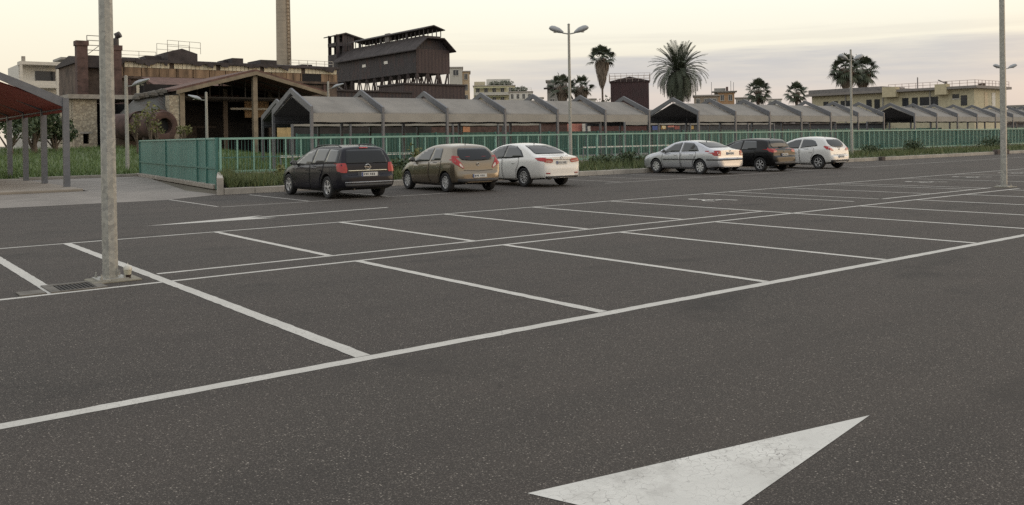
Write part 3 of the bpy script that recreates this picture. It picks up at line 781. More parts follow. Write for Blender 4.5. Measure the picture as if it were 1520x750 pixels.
# ---- old factory: long gallery
GY = 100
gal = thing("factory_gallery", "long rusty factory hall with a pale glazed strip under its dark roof", "factory hall", (35, GY, 0))
def X(px, Y=GY, y=120): return aty(px, y, Y).x
gx0, gx1 = X(128), X(500)
MB().box(gx0, gx1, GY, GY+14, 0, 9.3).build("wall", M_BROWNWALL, gal)
MB().box(gx0, gx1, GY-.35, GY+.2, 9.05, 9.32).build("ledge", M_BROWNWALL, gal)
pn = MB(); x = gx0
while x < gx1-.1: pn.box(x+.04, min(x+1.9, gx1), GY-.12, GY+.3, 9.32, 10.32); x += 1.95
pn.build("panel_band", M_TANPANEL, gal)
pn = MB(); x = gx0
i = 0
while x < gx1-.1:
    if i % 11 != 7: pn.box(x+.02, x+.48, GY-.05, GY+.0, 10.36, 10.98)
    elif pn.v: pn.build("pane_strip", M_PALEGLASS, gal); pn = MB()
    x += .5; i += 1
pn.build("pane_strip", M_PALEGLASS, gal)
MB().box(gx0, gx1, GY+.05, GY+13.9, 9.3, 11.0).build("upper_wall", M_BROWNWALL, gal)
rfm = MB().prism([(GY-.5, 10.98), (GY-.5, 11.25), (GY+7, 12.0), (GY+14.5, 11.25), (GY+14.5, 10.98)], 'x', gx0-.3, gx1+.3); r_ = rfm.build("roof", M_ROOFDK, gal); sub(r_)
MB().box(X(380)-.6, X(402), GY+2, GY+5, 11.5, 12.0).build("skylight", pm("skylight_pane", (.30, .29, .27), .4), r_) if False else None
q = MB(); rail_mb(q, [(gx0+4, GY+1.0, 11.4), (X(236), GY+1.0, 11.4)], .9, 1.6, .05); q.build("roof_railing", pm("pale_rail", (.45, .43, .38), .6), gal); q = MB(); rail_mb(q, [(X(436), GY+1.0, 11.4), (gx1, GY+1.0, 11.4)], .7, 1.2, .05); q.build("roof_railing", pm("pale_rail", (.45, .43, .38), .6), gal)
windows(gal, None, [(X(202), X(206.5), 6.6, 8.6)], GY, pm("lit_gap", (.60, .56, .44), .6)); windows(gal, None, [(X(207), X(217), 6.4, 8.9)], GY, M_DARK)
windows(gal, None, [(X(140), X(152), 7.2, 8.3)], GY, pm("white_frame", (.55, .55, .52), .6))
drg = random.Random(11)
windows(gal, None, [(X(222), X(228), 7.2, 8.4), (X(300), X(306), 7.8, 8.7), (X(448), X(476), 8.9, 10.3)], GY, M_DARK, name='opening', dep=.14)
q = MB(); k = gx0+1
while k < gx1-1:
    q.box(k, k+.3, GY-.2, GY-.01, 0, 9.04); k += drg.uniform(2.6, 4.2)
q.build("pilaster", M_RUSTBRICK, gal)
q = MB()
for _ in range(26):
    xx_ = drg.uniform(gx0, gx1-2); w_ = drg.uniform(.4, 1.8); h_ = drg.uniform(.1, .55)
    q.add([(xx_, GY-.52, 11.26), (xx_+w_, GY-.52, 11.26), (xx_+w_*.7, GY-.50, 11.26-h_-.28), (xx_+w_*.1, GY-.50, 11.26-h_*.5-.28), (xx_, GY-.46, 11.26), (xx_+w_, GY-.46, 11.26), (xx_+w_*.7, GY-.44, 11.26-h_-.28), (xx_+w_*.1, GY-.44, 11.26-h_*.5-.28)], [(0, 1, 2, 3), (7, 6, 5, 4), (0, 4, 5, 1), (1, 5, 6, 2), (2, 6, 7, 3), (3, 7, 4, 0)]); q.build("torn_sheet", M_ROOFDK, gal); q = MB()
for _ in range(9):
    xx_ = drg.uniform(gx0, gx1-3); w_ = drg.uniform(.8, 2.2); q.box(xx_, xx_+w_, GY+drg.uniform(0, 3), GY+drg.uniform(3.2, 5), 11.3, 11.62+drg.uniform(0, .35)); q.build("roof_patch", M_ROOFDK, gal); q = MB()
# small raised house with railing on the gallery roof
hs = MB().prism([(X(249), 11.2), (X(293), 11.2), (X(293), 12.2), (X(270), 12.75), (X(249), 12.3)], 'y', GY-.2, GY+5); hs.build("roof_house", M_ROOFDK, gal)
q = MB(); rail_mb(q, [(X(249), GY-.1, 12.3), (X(298), GY-.1, 12.2)], 1.35, 1.2, .05); q.build("house_railing", pm("pale_rail", (.45, .43, .38), .6), gal); q = MB(); rail_mb(q, [(X(249), GY+4, 12.3), (X(298), GY+4, 12.2)], 1.35, 1.2, .05); q.build("house_railing", pm("pale_rail", (.45, .43, .38), .6), gal)
# stacks
def stack(px0, px1, ytop, label, cowl=False, Y=92):
    a, b = aty(px0, ytop, Y), aty(px1, ytop, Y); cx_ = (a.x+b.x)/2; w = (b.x-a.x)/2
    o = thing("brick_stack", label, "stack", (cx_, Y+w, 0), "square brick stacks of the old factory")
    s = MB(); lv = [(0, 1.32), (5, 1.15), (7, 1.02), (a.z-.6, 1.0), (a.z-.5, 1.0)]
    vs = []; 
    for z_, k in lv: vs += [(cx_-w*k, Y, z_), (cx_+w*k, Y, z_), (cx_+w*k, Y+2*w, z_), (cx_-w*k, Y+2*w, z_)]
    fs = [(i*4+j, i*4+(j+1) % 4, (i+1)*4+(j+1) % 4, (i+1)*4+j) for i in range(len(lv)-1) for j in range(4)] + [(0, 3, 2, 1), tuple(len(lv)*4-4+j for j in range(4))]
    s.add(vs, fs); s.build("shaft", M_RUSTBRICK, o)
    MB().box(cx_-w-.1, cx_+w+.1, Y-.1, Y+2*w+.1, a.z-.5, a.z).build("rim", M_RUSTBRICK, o)
    if cowl:
        c = MB(); c.tube([(cx_, Y+w, a.z-.1), (cx_, Y+w, a.z+.7), (cx_+.12, Y+w, a.z+1.0), (cx_+.45, Y+w-.25, a.z+1.2)], [.38, .38, .36, .34], 12); c.build("cowl", pm("old_iron", (.05, .042, .04), .7), o, 40)
    return o
stack(114, 130, 60, "tall square brick stack left of the near lamp post")
stack(165.5, 180, 67, "square brick stack with a bent iron cowl right of the near lamp post", True)
pf = thing("platform_frame", "light metal platform railing bridging the two brick stacks", "railing", (X(140, 93), 93, 0))
q = MB(); a, b = X(130, 93), X(166, 93); rail_mb(q, [(a, 93, 10.9), (b, 93, 10.9)], 2.0, 1.2, .07, 4); q.bar((a, 93, 10.9), ((a+b)/2, 93, 11.9), .06); q.bar(((a+b)/2, 93, 11.9), (b, 93, 10.9), .06)
q.build("railing", pm("grey_old_steel", (.22, .20, .18), .7), pf)
MB().box(a, b, 92.8, 96, 9.6, 10.85).build("deck", M_ROOFDK, pf); MB().box(a, b, 93.4, 95.5, 0, 9.55).build("wall", M_BROWNWALL, pf)
# ---- stone building with black doorway
def stone_mat():
    n = NT("rubble_stone")
    v = n.n("ShaderNodeTexVoronoi", feature='F1'); v.inputs["Scale"].default_value = 5.5; n.l(n.tc.outputs["Object"], v.inputs["Vector"])
    sc = n.n("ShaderNodeSeparateColor"); n.l(v.outputs["Color"], sc.inputs[0])
    c = n.ramp(sc.outputs[0], [(0, (.29, .24, .175)), (.5, (.38, .33, .25)), (1, (.47, .42, .32))])
    c = n.mix(n.ramp(n.noise(.6, 6, .7), [(.45, 0.), (.75, .7)]), c, (.46, .40, .30))
    c = n.mix(n.ramp(v.outputs["Distance"], [(.42, 0.), (.62, .6)]), c, (.20, .17, .135))
    n.set(Base_Color=c, Roughness=.9); n.bump(v.outputs["Distance"], .5, .05); return n.m
M_STONE = stone_mat()
SY = 80
sb = thing("stone_building", "pale rubble stone building with flat concrete roof and black doorway behind the near lamp post", "building", (X(130, SY), SY, 0))
x0, x1, x2, x3 = X(108, SY), X(143, SY), X(178, SY), X(252, SY)
w_ = MB()
ha, hb_ = X(122, SY), X(131, SY)
w_.box(x0, ha, SY, SY+.5, 0, 5.7).box(hb_, x1, SY, SY+.5, 0, 5.7).box(ha, hb_, SY, SY+.5, 2.6, 5.7).box(ha, hb_, SY, SY+.5, 0, 1.7)
w_.box(x0-.05, x0+.45, SY+.5, SY+8, 0, 5.7); w_.box(x1-.4, x1, SY+.5, SY+8, 0, 5.7)
w_.build("wall", M_STONE, sb)
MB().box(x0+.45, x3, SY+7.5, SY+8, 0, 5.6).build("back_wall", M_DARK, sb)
MB().box(ha-.25, hb_+.25, SY-.06, SY+.3, 2.6, 2.78).build("lintel", M_CONC, sb)
MB().box(x0-.5, X(206, SY), SY-.5, SY+8.5, 5.72, 6.1).build("roof", M_CONC, sb)
MB().box(x2+.9, x2+1.3, SY+.1, SY+.5, 0, 5.7).build("pier", M_BROWNWALL, sb)
# sloping corrugated hood above the kiln
hp = thing("kiln_hood", "ragged grey corrugated hood above the rusty kiln", "hood", (X(225, 74), 74, 0))
a0_, a1_ = X(188, 74), X(262, 74)
MB().add([(a0_, 74, 3.6), (a1_, 74, 3.0), (a1_, 77.5, 6.3), (X(200, 77.5), 77.5, 5.7), (a0_, 79.5, 3.6), (a1_, 79.5, 3.0)], [(0, 1, 2, 3), (0, 3, 4), (1, 5, 2), (3, 2, 5, 4), (0, 4, 5, 1)]).build("sheeting", M_CORRGREY, hp)
MB().box(a0_+.2, a0_+.5, 74.2, 74.5, 0, 3.5).build("post", M_RUST, hp); MB().box(a1_-.5, a1_-.2, 74.2, 74.5, 0, 3.0).build("post", M_RUST, hp)
cr = MB()
for k in range(60):
    f = random.random(); cr.lathe([(0, -.25), (.3, -.1), (.25, .15), (0, .22)], 6, (X(200, 77)+f*(a1_-X(200, 77)), 77.3+random.uniform(-.4, .4), 5.75+f*.6+random.uniform(-.1, .15)))
cr.build("rubble_crest", pm("rubble", (.12, .11, .095), .95, var=.3), hp)
# kiln
kc = aty(245, 187, 66); ax = Vector((-.30, .95, 0)).normalized()
kl = thing("rusty_kiln", "big rusty cylindrical kiln lying in the grass with its round mouth open", "kiln", (kc.x, 66, 0))
def axis_lathe(prof, c, ax, n=28):
    mb = MB(); rr = Vector((-ax.y, ax.x, 0)); u = Vector((0, 0, 1)); vs = []
    for r, h in prof:
        for k in range(n):
            a = 2*math.pi*k/n; vs.append(c+ax*h+rr*(r*math.cos(a))+u*(r*math.sin(a)))
    fs = [(i*n+k, i*n+(k+1) % n, (i+1)*n+(k+1) % n, (i+1)*n+k) for i in range(len(prof)-1) for k in range(n)]
    mb.add(vs, fs); return mb
axis_lathe([(.62, .5), (.62, 0), (.72, -.05), (1.15, .0), (1.2, .08), (1.2, .5), (1.32, .5), (1.32, .75), (1.12, .78), (1.12, 6.5)], kc, ax).build("shell", M_RUST, kl, 35)
axis_lathe([(1.28, 3.2), (1.28, 3.5), (1.14, 3.5)], kc, ax).build("ring", M_RUST, kl, 35)
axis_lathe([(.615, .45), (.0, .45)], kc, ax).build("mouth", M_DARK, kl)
for h in (1.5, 5.4): 
    p = kc+ax*h; MB().box(p.x-.8, p.x+.8, p.y-.3, p.y+.3, 0, p.z-.9).build("cradle", M_BROWNWALL, kl)
# ---- open shed
HY = 75
sh = thing("open_shed", "big open-fronted gabled shed with pale posts and a dark interior", "shed", (29.4, HY, 0))
sx0, sxm, sx1, ez_, pz_ = 22.6, 29.4, 36.4, 6.45, 8.28
q = MB().prism([(sx0-.5, ez_-.12), (sxm, pz_), (sx1+.5, ez_-.12), (sx1+.5, ez_+.1), (sxm, pz_+.22), (sx0-.5, ez_+.1)], 'y', HY-.4, HY+11.8); q.build("roof", M_TILE, sh)
q = MB().prism([(sx0-.55, ez_-.45), (sxm, pz_-.33), (sx1+.55, ez_-.45), (sx1+.55, ez_-.1), (sxm, pz_+.02), (sx0-.55, ez_-.1)], 'y', HY-.62, HY-.41); q.build("gable_beam", M_BEAM, sh)
for x, w in ((sx0, .42), (sxm, .42), (sx1, .35)): MB().box(x-w/2, x+w/2, HY-.3, HY+.15, 0, (pz_ if x == sxm else ez_)-.35).build("post", M_BEAM, sh)
for x, y in ((X(333, 82), 82), (X(262, 84), 84), (X(400, 84), 84)): MB().box(x-.22, x+.22, y-.2, y+.2, 0, 7).build("post", pm("grimy_post", (.12, .095, .075), .9), sh)
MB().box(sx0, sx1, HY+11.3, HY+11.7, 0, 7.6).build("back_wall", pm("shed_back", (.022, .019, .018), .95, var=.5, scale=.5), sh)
MB().box(sx0-.2, sx0+.1, HY+.3, HY+11.3, 0, 6.3).build("side_wall", pm("dark_side", (.03, .025, .023), .95, var=.4), sh)  # side wall darker than the opposite one
MB().box(sx1-.1, sx1+.2, HY+7, HY+11.3, 0, 6.3).build("side_wall", M_BROWNWALL, sh)
q = MB()
for k, yy in enumerate((HY+2.5, HY+6, HY+9.5)):
    q.bar((sx0, yy, 5.9), (sx1, yy, 5.9), .15); q.bar((sx0, yy, 6.2), (sxm, yy, 7.9), .15); q.bar((sxm, yy, 7.9), (sx1, yy, 6.2), .15)
    for f in (.25, .5, .75): q.bar((sx0+(sx1-sx0)*f, yy, 5.9), (sx0+(sx1-sx0)*f, yy, 6.2+1.7*(1-abs(f-.5)*2)), .1)
q.build("roof_truss", pm("truss_steel", (.06, .052, .048), .8), sh)
q = MB().box(sx0+.4, sx0+4, HY+8, HY+8.3, 0, 3.1).box(sx0+.4, sx0+6, HY+8, HY+8.2, 3.1, 3.3); q.build("inner_wall", pm("dark_inner", (.05, .038, .03), .95, var=.5), sh)  # inner wall in a dark brown tone
MB().box(sxm+.5, sxm+4.6, HY+7.5, HY+7.7, 4.95, 5.15).build("light_strip", pm("white_duct", (.5, .49, .45), .6), sh)
MB().box(sx1-4.5, sx1-.2, HY+8.8, HY+9, 4.2, 5.9).build("sheet_wall", pm("ochre_sheet", (.30, .20, .11), .8, var=.3, streak=(3, 1, .3)), sh)
MB().box(X(250, HY), sx0-.25, HY-.2, HY+1, 0, 5.9).build("stone_pier", M_STONE, sh)
# mid roof behind the shed
mr = thing("tiled_roof_building", "low brown tiled roof with a pale patch between the shed and the gallery", "building", (27, 90, 0))
q = MB().prism([(86, 6.6), (96, 9.0), (96.3, 8.8), (86, 6.35)], 'x', X(243, 88), X(345, 88)); rr_ = q.build("roof", M_TILE, mr); sub(rr_)
q = MB(); q.add([(X(262, 88), 87.2, 6.95), (X(270, 88), 87.2, 6.95), (X(274, 88), 91, 7.86), (X(266, 88), 91, 7.86)], [(0, 1, 2, 3)]); q.build("roof_patch", pm("pale_patch", (.30, .27, .25), .8), rr_)
MB().box(X(246, 88), X(343, 88), 87, 95, 0, 6.3).build("wall", M_BROWNWALL, mr)
# ---- chimney
ch = thing("factory_chimney", "tall pale round brick chimney rising out of the frame behind the gallery", "chimney", (67.6, 154.9, 0))
n = NT("chimney_brick")
sx = n.n("ShaderNodeSeparateXYZ"); n.l(n.tc.outputs["Object"], sx.inputs[0])
fr_ = n.n("ShaderNodeMath", operation='FRACT'); mm = n.n("ShaderNodeMath", operation='MULTIPLY'); n.l(sx.outputs[2], mm.inputs[0]); mm.inputs[1].default_value = 1/.75; n.l(mm.outputs[0], fr_.inputs[0])
c = n.ramp(n.noise(.5, 6, .7), [(.3, (.30, .255, .20)), (.7, (.42, .36, .28))]); c = n.mix(n.ramp(fr_.outputs[0], [(.05, .5), (.16, 0.)]), c, (.23, .19, .15))
n.set(Base_Color=c, Roughness=.9); M_CHIM = n.m
MB().lathe([(1.50, 0), (1.34, 17), (1.26, 30), (1.15, 46), (1.3, 46.2), (1.3, 47)], 28, (67.6, 154.9, 0)).build("shaft", M_CHIM, ch, 40)
ld = MB()
dirv = Vector((.45, -.89, 0)); rv = Vector((.89, .45, 0))
for k in range(64):
    z_ = 2+k*.7; r_k = 1.5-.0085*z_+.07; p = Vector((67.6, 154.9, z_))+dirv*r_k
    ld.bar(p-rv*.42, p+rv*.42, .12)
for s_ in (-1, 1): ld.bar(Vector((67.6, 154.9, 1))+dirv*1.56+rv*.42*s_, Vector((67.6, 154.9, 46))+dirv*1.22+rv*.42*s_, .10)
ld.build("ladder", pm("ladder_rust", (.19, .145, .10), .8), ch)
# ---- hopper tower
TX0, TX1, TY0, TY1, TZ0, TZ1 = 76.9, 83.7, 122, 151, 13.0, 17.1
tw = thing("hopper_house", "dark rusty corrugated hopper house with lantern roof raised on trestles", "industrial building", (80, 122, 0))
MB().box(TX0, TX1, TY0+.02, TY1, TZ0, TZ1).build("body", M_CORRDK, tw)
MB().box(TX0+.02, TX1+.02, TY0-.06, TY0+.015, TZ0-.05, TZ1-.05).build("end_cladding", M_CORRRED, tw)
tm = (TX0+TX1)/2
q = MB().prism([(TX0-.75, TZ1-.40), (tm-1.75, TZ1+1.75), (tm+1.75, TZ1+1.75), (TX1+.75, TZ1-.40), (TX1+.75, TZ1-.22), (tm+1.75, TZ1+1.95), (tm-1.75, TZ1+1.95), (TX0-.75, TZ1-.22)], 'y', TY0-1.1, TY1+.3); q.build("roof", M_ROOFDK, tw)
q = MB().prism([(TX0+.02, TZ1-.06), (TX1-.02, TZ1-.06), (tm+1.75, TZ1+1.72), (tm-1.75, TZ1+1.72)], 'y', TY0+.3, TY1); q.build("gable_wall", M_CORRDK, tw)
lz = TZ1+1.95
q = MB().box(tm-1.75, tm+1.75, TY0+.1, TY1-2, lz, lz+.35); lt = q.build("lantern_wall", M_CORRDK, tw); sub(lt)
q = MB(); y = TY0+.1
while y < TY1-2:
    for x in (tm-1.75, tm+1.75): MB().bar((x, y, lz+.3), (x, y, lz+1.45), .12).build("lantern_mullion", pm("lantern_bars", (.05, .045, .05), .7), tw)
    y += 1.35
for k in range(1, 4): MB().bar((tm-1.75+.875*k, TY0+.1, lz+.3), (tm-1.75+.875*k, TY0+.1, lz+1.45), .12).build("lantern_mullion", pm("lantern_bars", (.05, .045, .05), .7), tw)
for k in (4, 11, 17):
    for x in (tm-1.75, tm+1.75): MB().box(x-.05, x+.05, TY0+.1+k*1.3, TY0+.75+k*1.3, lz+.35, lz+1.45).build("blind_pane", pm("lantern_bars", (.05, .045, .05), .7), tw)
q = MB().prism([(tm-2.3, lz+1.35), (tm, lz+2.0), (tm+2.3, lz+1.35), (tm+2.3, lz+1.5), (tm, lz+2.2), (tm-2.3, lz+1.5)], 'y', TY0-.5, TY1-1.5); q.build("lantern_roof", M_ROOFDK, tw)
MB().box(tm-1.9, tm-1.55, TY0+11.5, TY0+13, lz+.3, lz+1.9).build("vent_shaft", pm("pale_shaft", (.18, .165, .16), .8), tw)
for y, z_ in ((131.5, 15.2), (139.5, 15.2)): MB().box(TX0-.03, TX0+.02, y, y+1.3, z_, z_+.5).build("hatch_window", pm("lit_hatch", (.75, .72, .66), .5), tw)
q = MB()
for k in range(10):
    a = TY0+.1+k*2.9
    for x in (TX0+.2, TX1-.2):
        q.bar((x, a, 9.5), (x, a, TZ0), .18)
        if k < 9: q.bar((x, a+1.45, 9.6), (x, a+.2, TZ0), .15); q.bar((x, a+1.45, 9.6), (x, a+2.7, TZ0), .15)
for k in range(3):
    a = TX0+.2+k*2.13
    q.bar((a, TY0+.15, 9.5), (a, TY0+.15, TZ0), .24); q.bar((a+1.06, TY0+.15, 9.6), (a+.1, TY0+.15, TZ0), .22); q.bar((a+1.06, TY0+.15, 9.6), (a+2.0, TY0+.15, TZ0), .22)
q.build("trestle", pm("trestle_steel", (.055, .042, .042), .8), tw)
MB().box(TX0+.4, TX1-.4, TY0+.6, TY1, 0, 9.5).build("lower_storey", M_CORRDK, tw)
tt = MB().box(77.0, 80.8, 151.2, 155, 0, 18.6); to = tt.build("stair_tower", M_CORRDK, tw); sub(to)
q = MB()
for z0, z1 in ((20.2, 20.9),): q.box(77.0, 80.8, 151.2, 155, z0, z1)
for x in (77.15, 78.8, 80.6):
    for y in (151.35, 154.8): q.box(x-.5 if x > 77.4 else x-.15, x+.5 if x < 80.4 else x+.2, y-.12, y+.12, 18.6, 22.5)
q.box(79.4, 80.8, 151.25, 154.95, 18.6, 22.4)
q.build("tower_frame", M_CORRDK, to)
MB().prism([(76.3, 22.2), (78.9, 22.9), (85, 21.4), (85, 21.2), (78.9, 22.6), (76.3, 22.0)], 'y', 150.9, 155.4).build("tower_roof", M_ROOFDK, to)
# inclined conveyor and rust-red sheds below
cv = thing("conveyor_bridge", "sloping dark conveyor beam leaning against the hopper house", "conveyor", (X(495, 118), 118, 0))
q = MB(); pa, pb_ = aty(490, 118, 116), aty(530, 152, 116)
for o_ in (0, 1.6): q.bar(pa+Vector((0, o_, 0)), pb_+Vector((0, o_, 0)), .25)
q.build("beam", pm("conveyor_steel", (.13, .125, .13), .7), cv); MB().bar(pa+Vector((0, .8, -.6)), (pa.x, 116.8, 0), .3).build("leg", M_RUST, cv)
def low_shed(name, label, px0, px1, ytop, Y, mat, dep=8, roof=.25, gable=None):
    a, b = aty(px0, ytop, Y), aty(px1, ytop, Y)
    o = thing(name, label, "shed", ((a.x+b.x)/2, Y, 0))
    MB().box(a.x, b.x, Y, Y+dep, 0, a.z-roof).build("wall", mat, o)
    if gable:
        m_ = (a.x+b.x)/2; MB().prism([(a.x-.2, a.z-roof), (b.x+.2, a.z-roof), (b.x+.2, a.z), (m_, a.z+gable), (a.x-.2, a.z)], 'y', Y-.2, Y+dep+.2).build("roof", M_CORRDK if mat != M_CORRRED else pm("shed_roof", (.06, .035, .035), .8), o)
    else: MB().box(a.x-.2, b.x+.2, Y-.25, Y+dep+.2, a.z-roof, a.z).build("roof", M_ROOFDK, o)
    return o
low_shed("rusty_shed", "long rust-red sheet-metal shed under the near end of the hopper house", 600, 690, 123, 112, M_CORRRED, 8)
low_shed("dark_shed", "low black shed beneath the trestles behind the first shelters", 500, 612, 133, 106, M_CORRDK, 8)
# dark red tank house with railing
rt, W_, zt = facing("red_tank_house", "dark red sheet-metal house with a pale railing round its roof", "shed", 906, 963, 120.5, 90)
MB().box(-W_/2, W_/2, 0, 5, 0, zt-.1).build("wall", corrugated("maroon_corrugated", (.060, .030, .032), .35, 0, .7, rust=(.045, .028, .03)), rt)
MB().prism([(-W_/2-.12, zt-.12), (W_/2+.12, zt-.12), (W_/2+.12, zt+.02), (0, zt+.70), (-W_/2-.12, zt+.02)], 'y', -.12, 5.1).build("roof", pm("shed_roof", (.05, .032, .033), .8), rt)
q = MB(); rail_mb(q, [(-W_/2-.2, -.2, zt-.1), (W_/2+.2, -.2, zt-.1), (W_/2+.2, 5.2, zt-.1), (-W_/2-.2, 5.2, zt-.1), (-W_/2-.2, -.2, zt-.1)], 1.3, .8, .045, 3); q.build("railing", pm("pale_pink_rail", (.50, .42, .38), .7), rt)
# low dark warehouse band seen under the shelters
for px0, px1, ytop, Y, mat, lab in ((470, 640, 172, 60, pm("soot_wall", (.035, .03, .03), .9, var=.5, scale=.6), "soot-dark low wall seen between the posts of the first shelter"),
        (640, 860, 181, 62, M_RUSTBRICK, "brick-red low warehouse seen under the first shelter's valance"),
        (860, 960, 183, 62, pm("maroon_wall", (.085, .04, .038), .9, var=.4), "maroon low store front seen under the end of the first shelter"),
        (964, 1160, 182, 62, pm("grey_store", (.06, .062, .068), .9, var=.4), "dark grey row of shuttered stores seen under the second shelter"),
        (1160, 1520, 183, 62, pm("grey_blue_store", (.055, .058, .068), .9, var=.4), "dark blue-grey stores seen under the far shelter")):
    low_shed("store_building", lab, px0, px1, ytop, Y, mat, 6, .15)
def board(px0, px1, y0, y1, Y, col, label, name="sign_board", cat="sign"):
    a, b = aty(px0, y0, Y), aty(px1, y1, Y)
    o = thing(name, label, cat, ((a.x+b.x)/2, Y, 0))
    MB().box(a.x, b.x, Y-.06, Y, b.z, a.z).build("panel", pm("board_%s" % label[:14], col, .6, var=.3, scale=2.5), o)
    q = MB(); q.box(a.x+.05, a.x+.12, Y+.002, Y+.07, 0, a.z); q.box(b.x-.12, b.x-.05, Y+.002, Y+.07, 0, a.z); q.build("post", M_STEELD, o); return o
board(967, 976, 185, 193, 58, (.03, .07, .24), "small blue square sign under the second shelter")
o = board(981, 988, 184, 192, 58, (.38, .20, .05), "orange sign with a pale rounded mark under the second shelter")
a = aty(985.5, 188, 57.9); MB().lathe([(.0, 0), (.28, 0), (.28, .03), (0, .03)], 12, (a.x, 57.9, a.z), 'y').build("pale_mark", pm("cream_mark", (.6, .5, .3), .6), o)
board(991, 1000, 186, 189, 58, (.50, .18, .13), "thin red and white sign strip under the second shelter")
board(1001, 1008, 184, 192, 58, (.22, .05, .045), "dark red sign right of the red and white strip")
board(1024, 1029, 184, 192, 58, (.40, .26, .07), "narrow yellow-orange sign at the second shelter's corner post")
board(683, 697, 181, 196, 60, (.45, .20, .10), "bright terracotta orange screen under the first shelter", "screen_panel", "screen")
board(842, 865, 184, 198, 60, (.36, .14, .11), "salmon pink screen left of a white curtain under the first shelter", "screen_panel", "screen")
board(864, 876, 184, 198, 59.7, (.42, .41, .38), "white curtain-like panel under the first shelter", "screen_panel", "screen")
board(411, 433, 182, 204, 60, (.40, .29, .14), "ochre sheet hanging inside the open gable of the first shelter", "screen_panel", "screen")

# ---- apartment houses behind
def apartment(label, px0, px1, ytop, Y, mat, dep=12, floors=2, side=None, nwin=4, parapet=True, balc=False, fh=3.0, group=None, awn=None):
    o, W_, zt = facing("apartment_building", label, "building", px0, px1, ytop, Y, group)
    o['_z'] = zt; o['_y'] = ytop; x0, x1 = -W_/2, W_/2
    MB().box(x0, x1, 0, dep, 0, zt).build("wall", mat, o)
    MB().box(x0-.3, x1+.3, -.3, dep+.3, zt, zt+.3).build("roof", pm("roof_slab", (.33, .30, .27), .8, var=.15), o)
    w = W_/nwin
    for fl in range(floors):
        z1 = zt-.6-fl*fh
        if z1-1.5 < 0: break
        for k in range(nwin):
            x = x0+w*(k+.5); f = MB().box(x-w*.2, x+w*.2, -.04, .1, z1-1.5, z1).build("window", M_BUSHGREY, o)
            q = MB(); q.box(x-w*.25, x+w*.25, -.16, .05, z1-1.62, z1-1.51); q.build("sill", pm("sill_white", (.5, .48, .44), .7), f)
            q = MB(); q.box(x-w*.2-.1, x-w*.2, -.10, .05, z1-1.5, z1+.1).box(x+w*.2, x+w*.2+.1, -.10, .05, z1-1.5, z1+.1).box(x-w*.2, x+w*.2, -.10, .05, z1, z1+.1).box(x-.04, x+.04, -.09, -.045, z1-1.5, z1); q.build("frame", pm("sill_white", (.5, .48, .44), .7), f)
        if balc:
            q = MB().box(x0+.2, x1-.2, -1.3, -.02, z1-2.5, z1-2.3).box(x0+.2, x1-.2, -1.3, -1.2, z1-2.3, z1-1.5); q.build("balcony", pm("balcony_white", (.46, .44, .39), .7, var=.15), o)
            if awn: MB().box(x0+.5, x1-w, -1.5, -.19, z1-.12, z1-.02).build("awning", awn, o)
    return o
M_WH = pm("white_render", (.60, .58, .53), .8, var=.12); M_CRM = pm("cream_render", (.48, .42, .28), .8, var=.12); M_PALEY = pm("pale_yellow_render", (.44, .40, .28), .8, var=.15); M_GRYR = pm("grey_render", (.28, .27, .25), .8, var=.15)
# unfinished white frame at far left
wa = thing("white_apartment_block", "white concrete apartment block with a deep loggia at the far left skyline", "building", (25, 150, 0))
a, b = aty(31, 92, 150), aty(95, 92, 150); zt = a.z
MB().box(a.x, b.x, 152, 162, 0, zt-.2).build("wall", M_WH, wa)
q = MB()
for z_ in (zt-.4, zt-4.0, zt-7.6): q.box(a.x-.2, b.x, 149.6, 152, z_, z_+.5)
for x in (a.x-.2, a.x+(b.x-a.x)*.80, b.x-.35): q.box(x, x+.35, 149.62, 150, zt-11, zt-.42)
q.box(a.x, b.x, 149.7, 149.85, zt-3.5, zt-2.9)
q.build("loggia_frame", pm("white_frame_render", (.56, .53, .47), .8, var=.1), wa)
MB().box(aty(52, 110, 152).x, aty(82, 110, 152).x, 151.93, 152.1, zt-3.2, zt-1.2).build("window", M_BUSHGREY, wa)
MB().box(aty(79, 110, 152).x, aty(84, 110, 152).x, 151.93, 152.1, zt-7.4, zt-5.2).build("window", M_BUSHGREY, wa)
MB().box(a.x+.3, a.x+.8, 151, 151.5, zt+.1, zt+1).build("roof_stub", M_CONC, wa)
c_ = aty(92, 84, 149); d_ = aty(114, 84, 149); MB().box(c_.x, d_.x+1, 149.9, 156, c_.z-.35, c_.z).build("roof_canopy", M_GRYR, wa)
apartment("low white house with a sloping roofline below the far white block", 20, 60, 137, 120, M_WH, 8, 1, nwin=2)
apartment("pale tall slab block right of the hopper house with glazed side", 667, 686, 101, 200, pm("pale_slab", (.46, .44, .39), .7, var=.15, streak=(2, 2, .2)), 10, 1, nwin=1)
apartment("narrow sand-coloured block beside the pale slab", 686, 697, 107, 200, pm("sand_render", (.47, .37, .25), .8), 10, 4, nwin=1)
o = apartment("pale yellow terraced apartment house with plants along its roof", 703, 764, 128, 230, pm("bright_yellow_render", (.56, .52, .36), .8, var=.15), 14, 3, nwin=5, balc=True, awn=pm("awning_green", (.30, .33, .20), .8))
def roof_plants(o, px0, px1, n=9, y=3.):
    for k in range(n):
        x = lx(o, px0+(px1-px0)*(k+.5)/n); V, F = leaves([(x, y, o['_z']+.9)], [(1.0, .8, .9*random.uniform(.6, 1.3))], 60, .35); mesh_np("roof_plant", V, F, M_LEAF, o)
roof_plants(o, 728, 760, 8, 2.)
MB().box(lx(o, 722), lx(o, 758), 4, 10, o['_z']+.3, o['_z']+2.6).build("penthouse", M_WH, o)
MB().box(lx(o, 704), lx(o, 720), 1, 6, o['_z']+.3, o['_z']+1.6).build("stair_head", M_CRM, o)
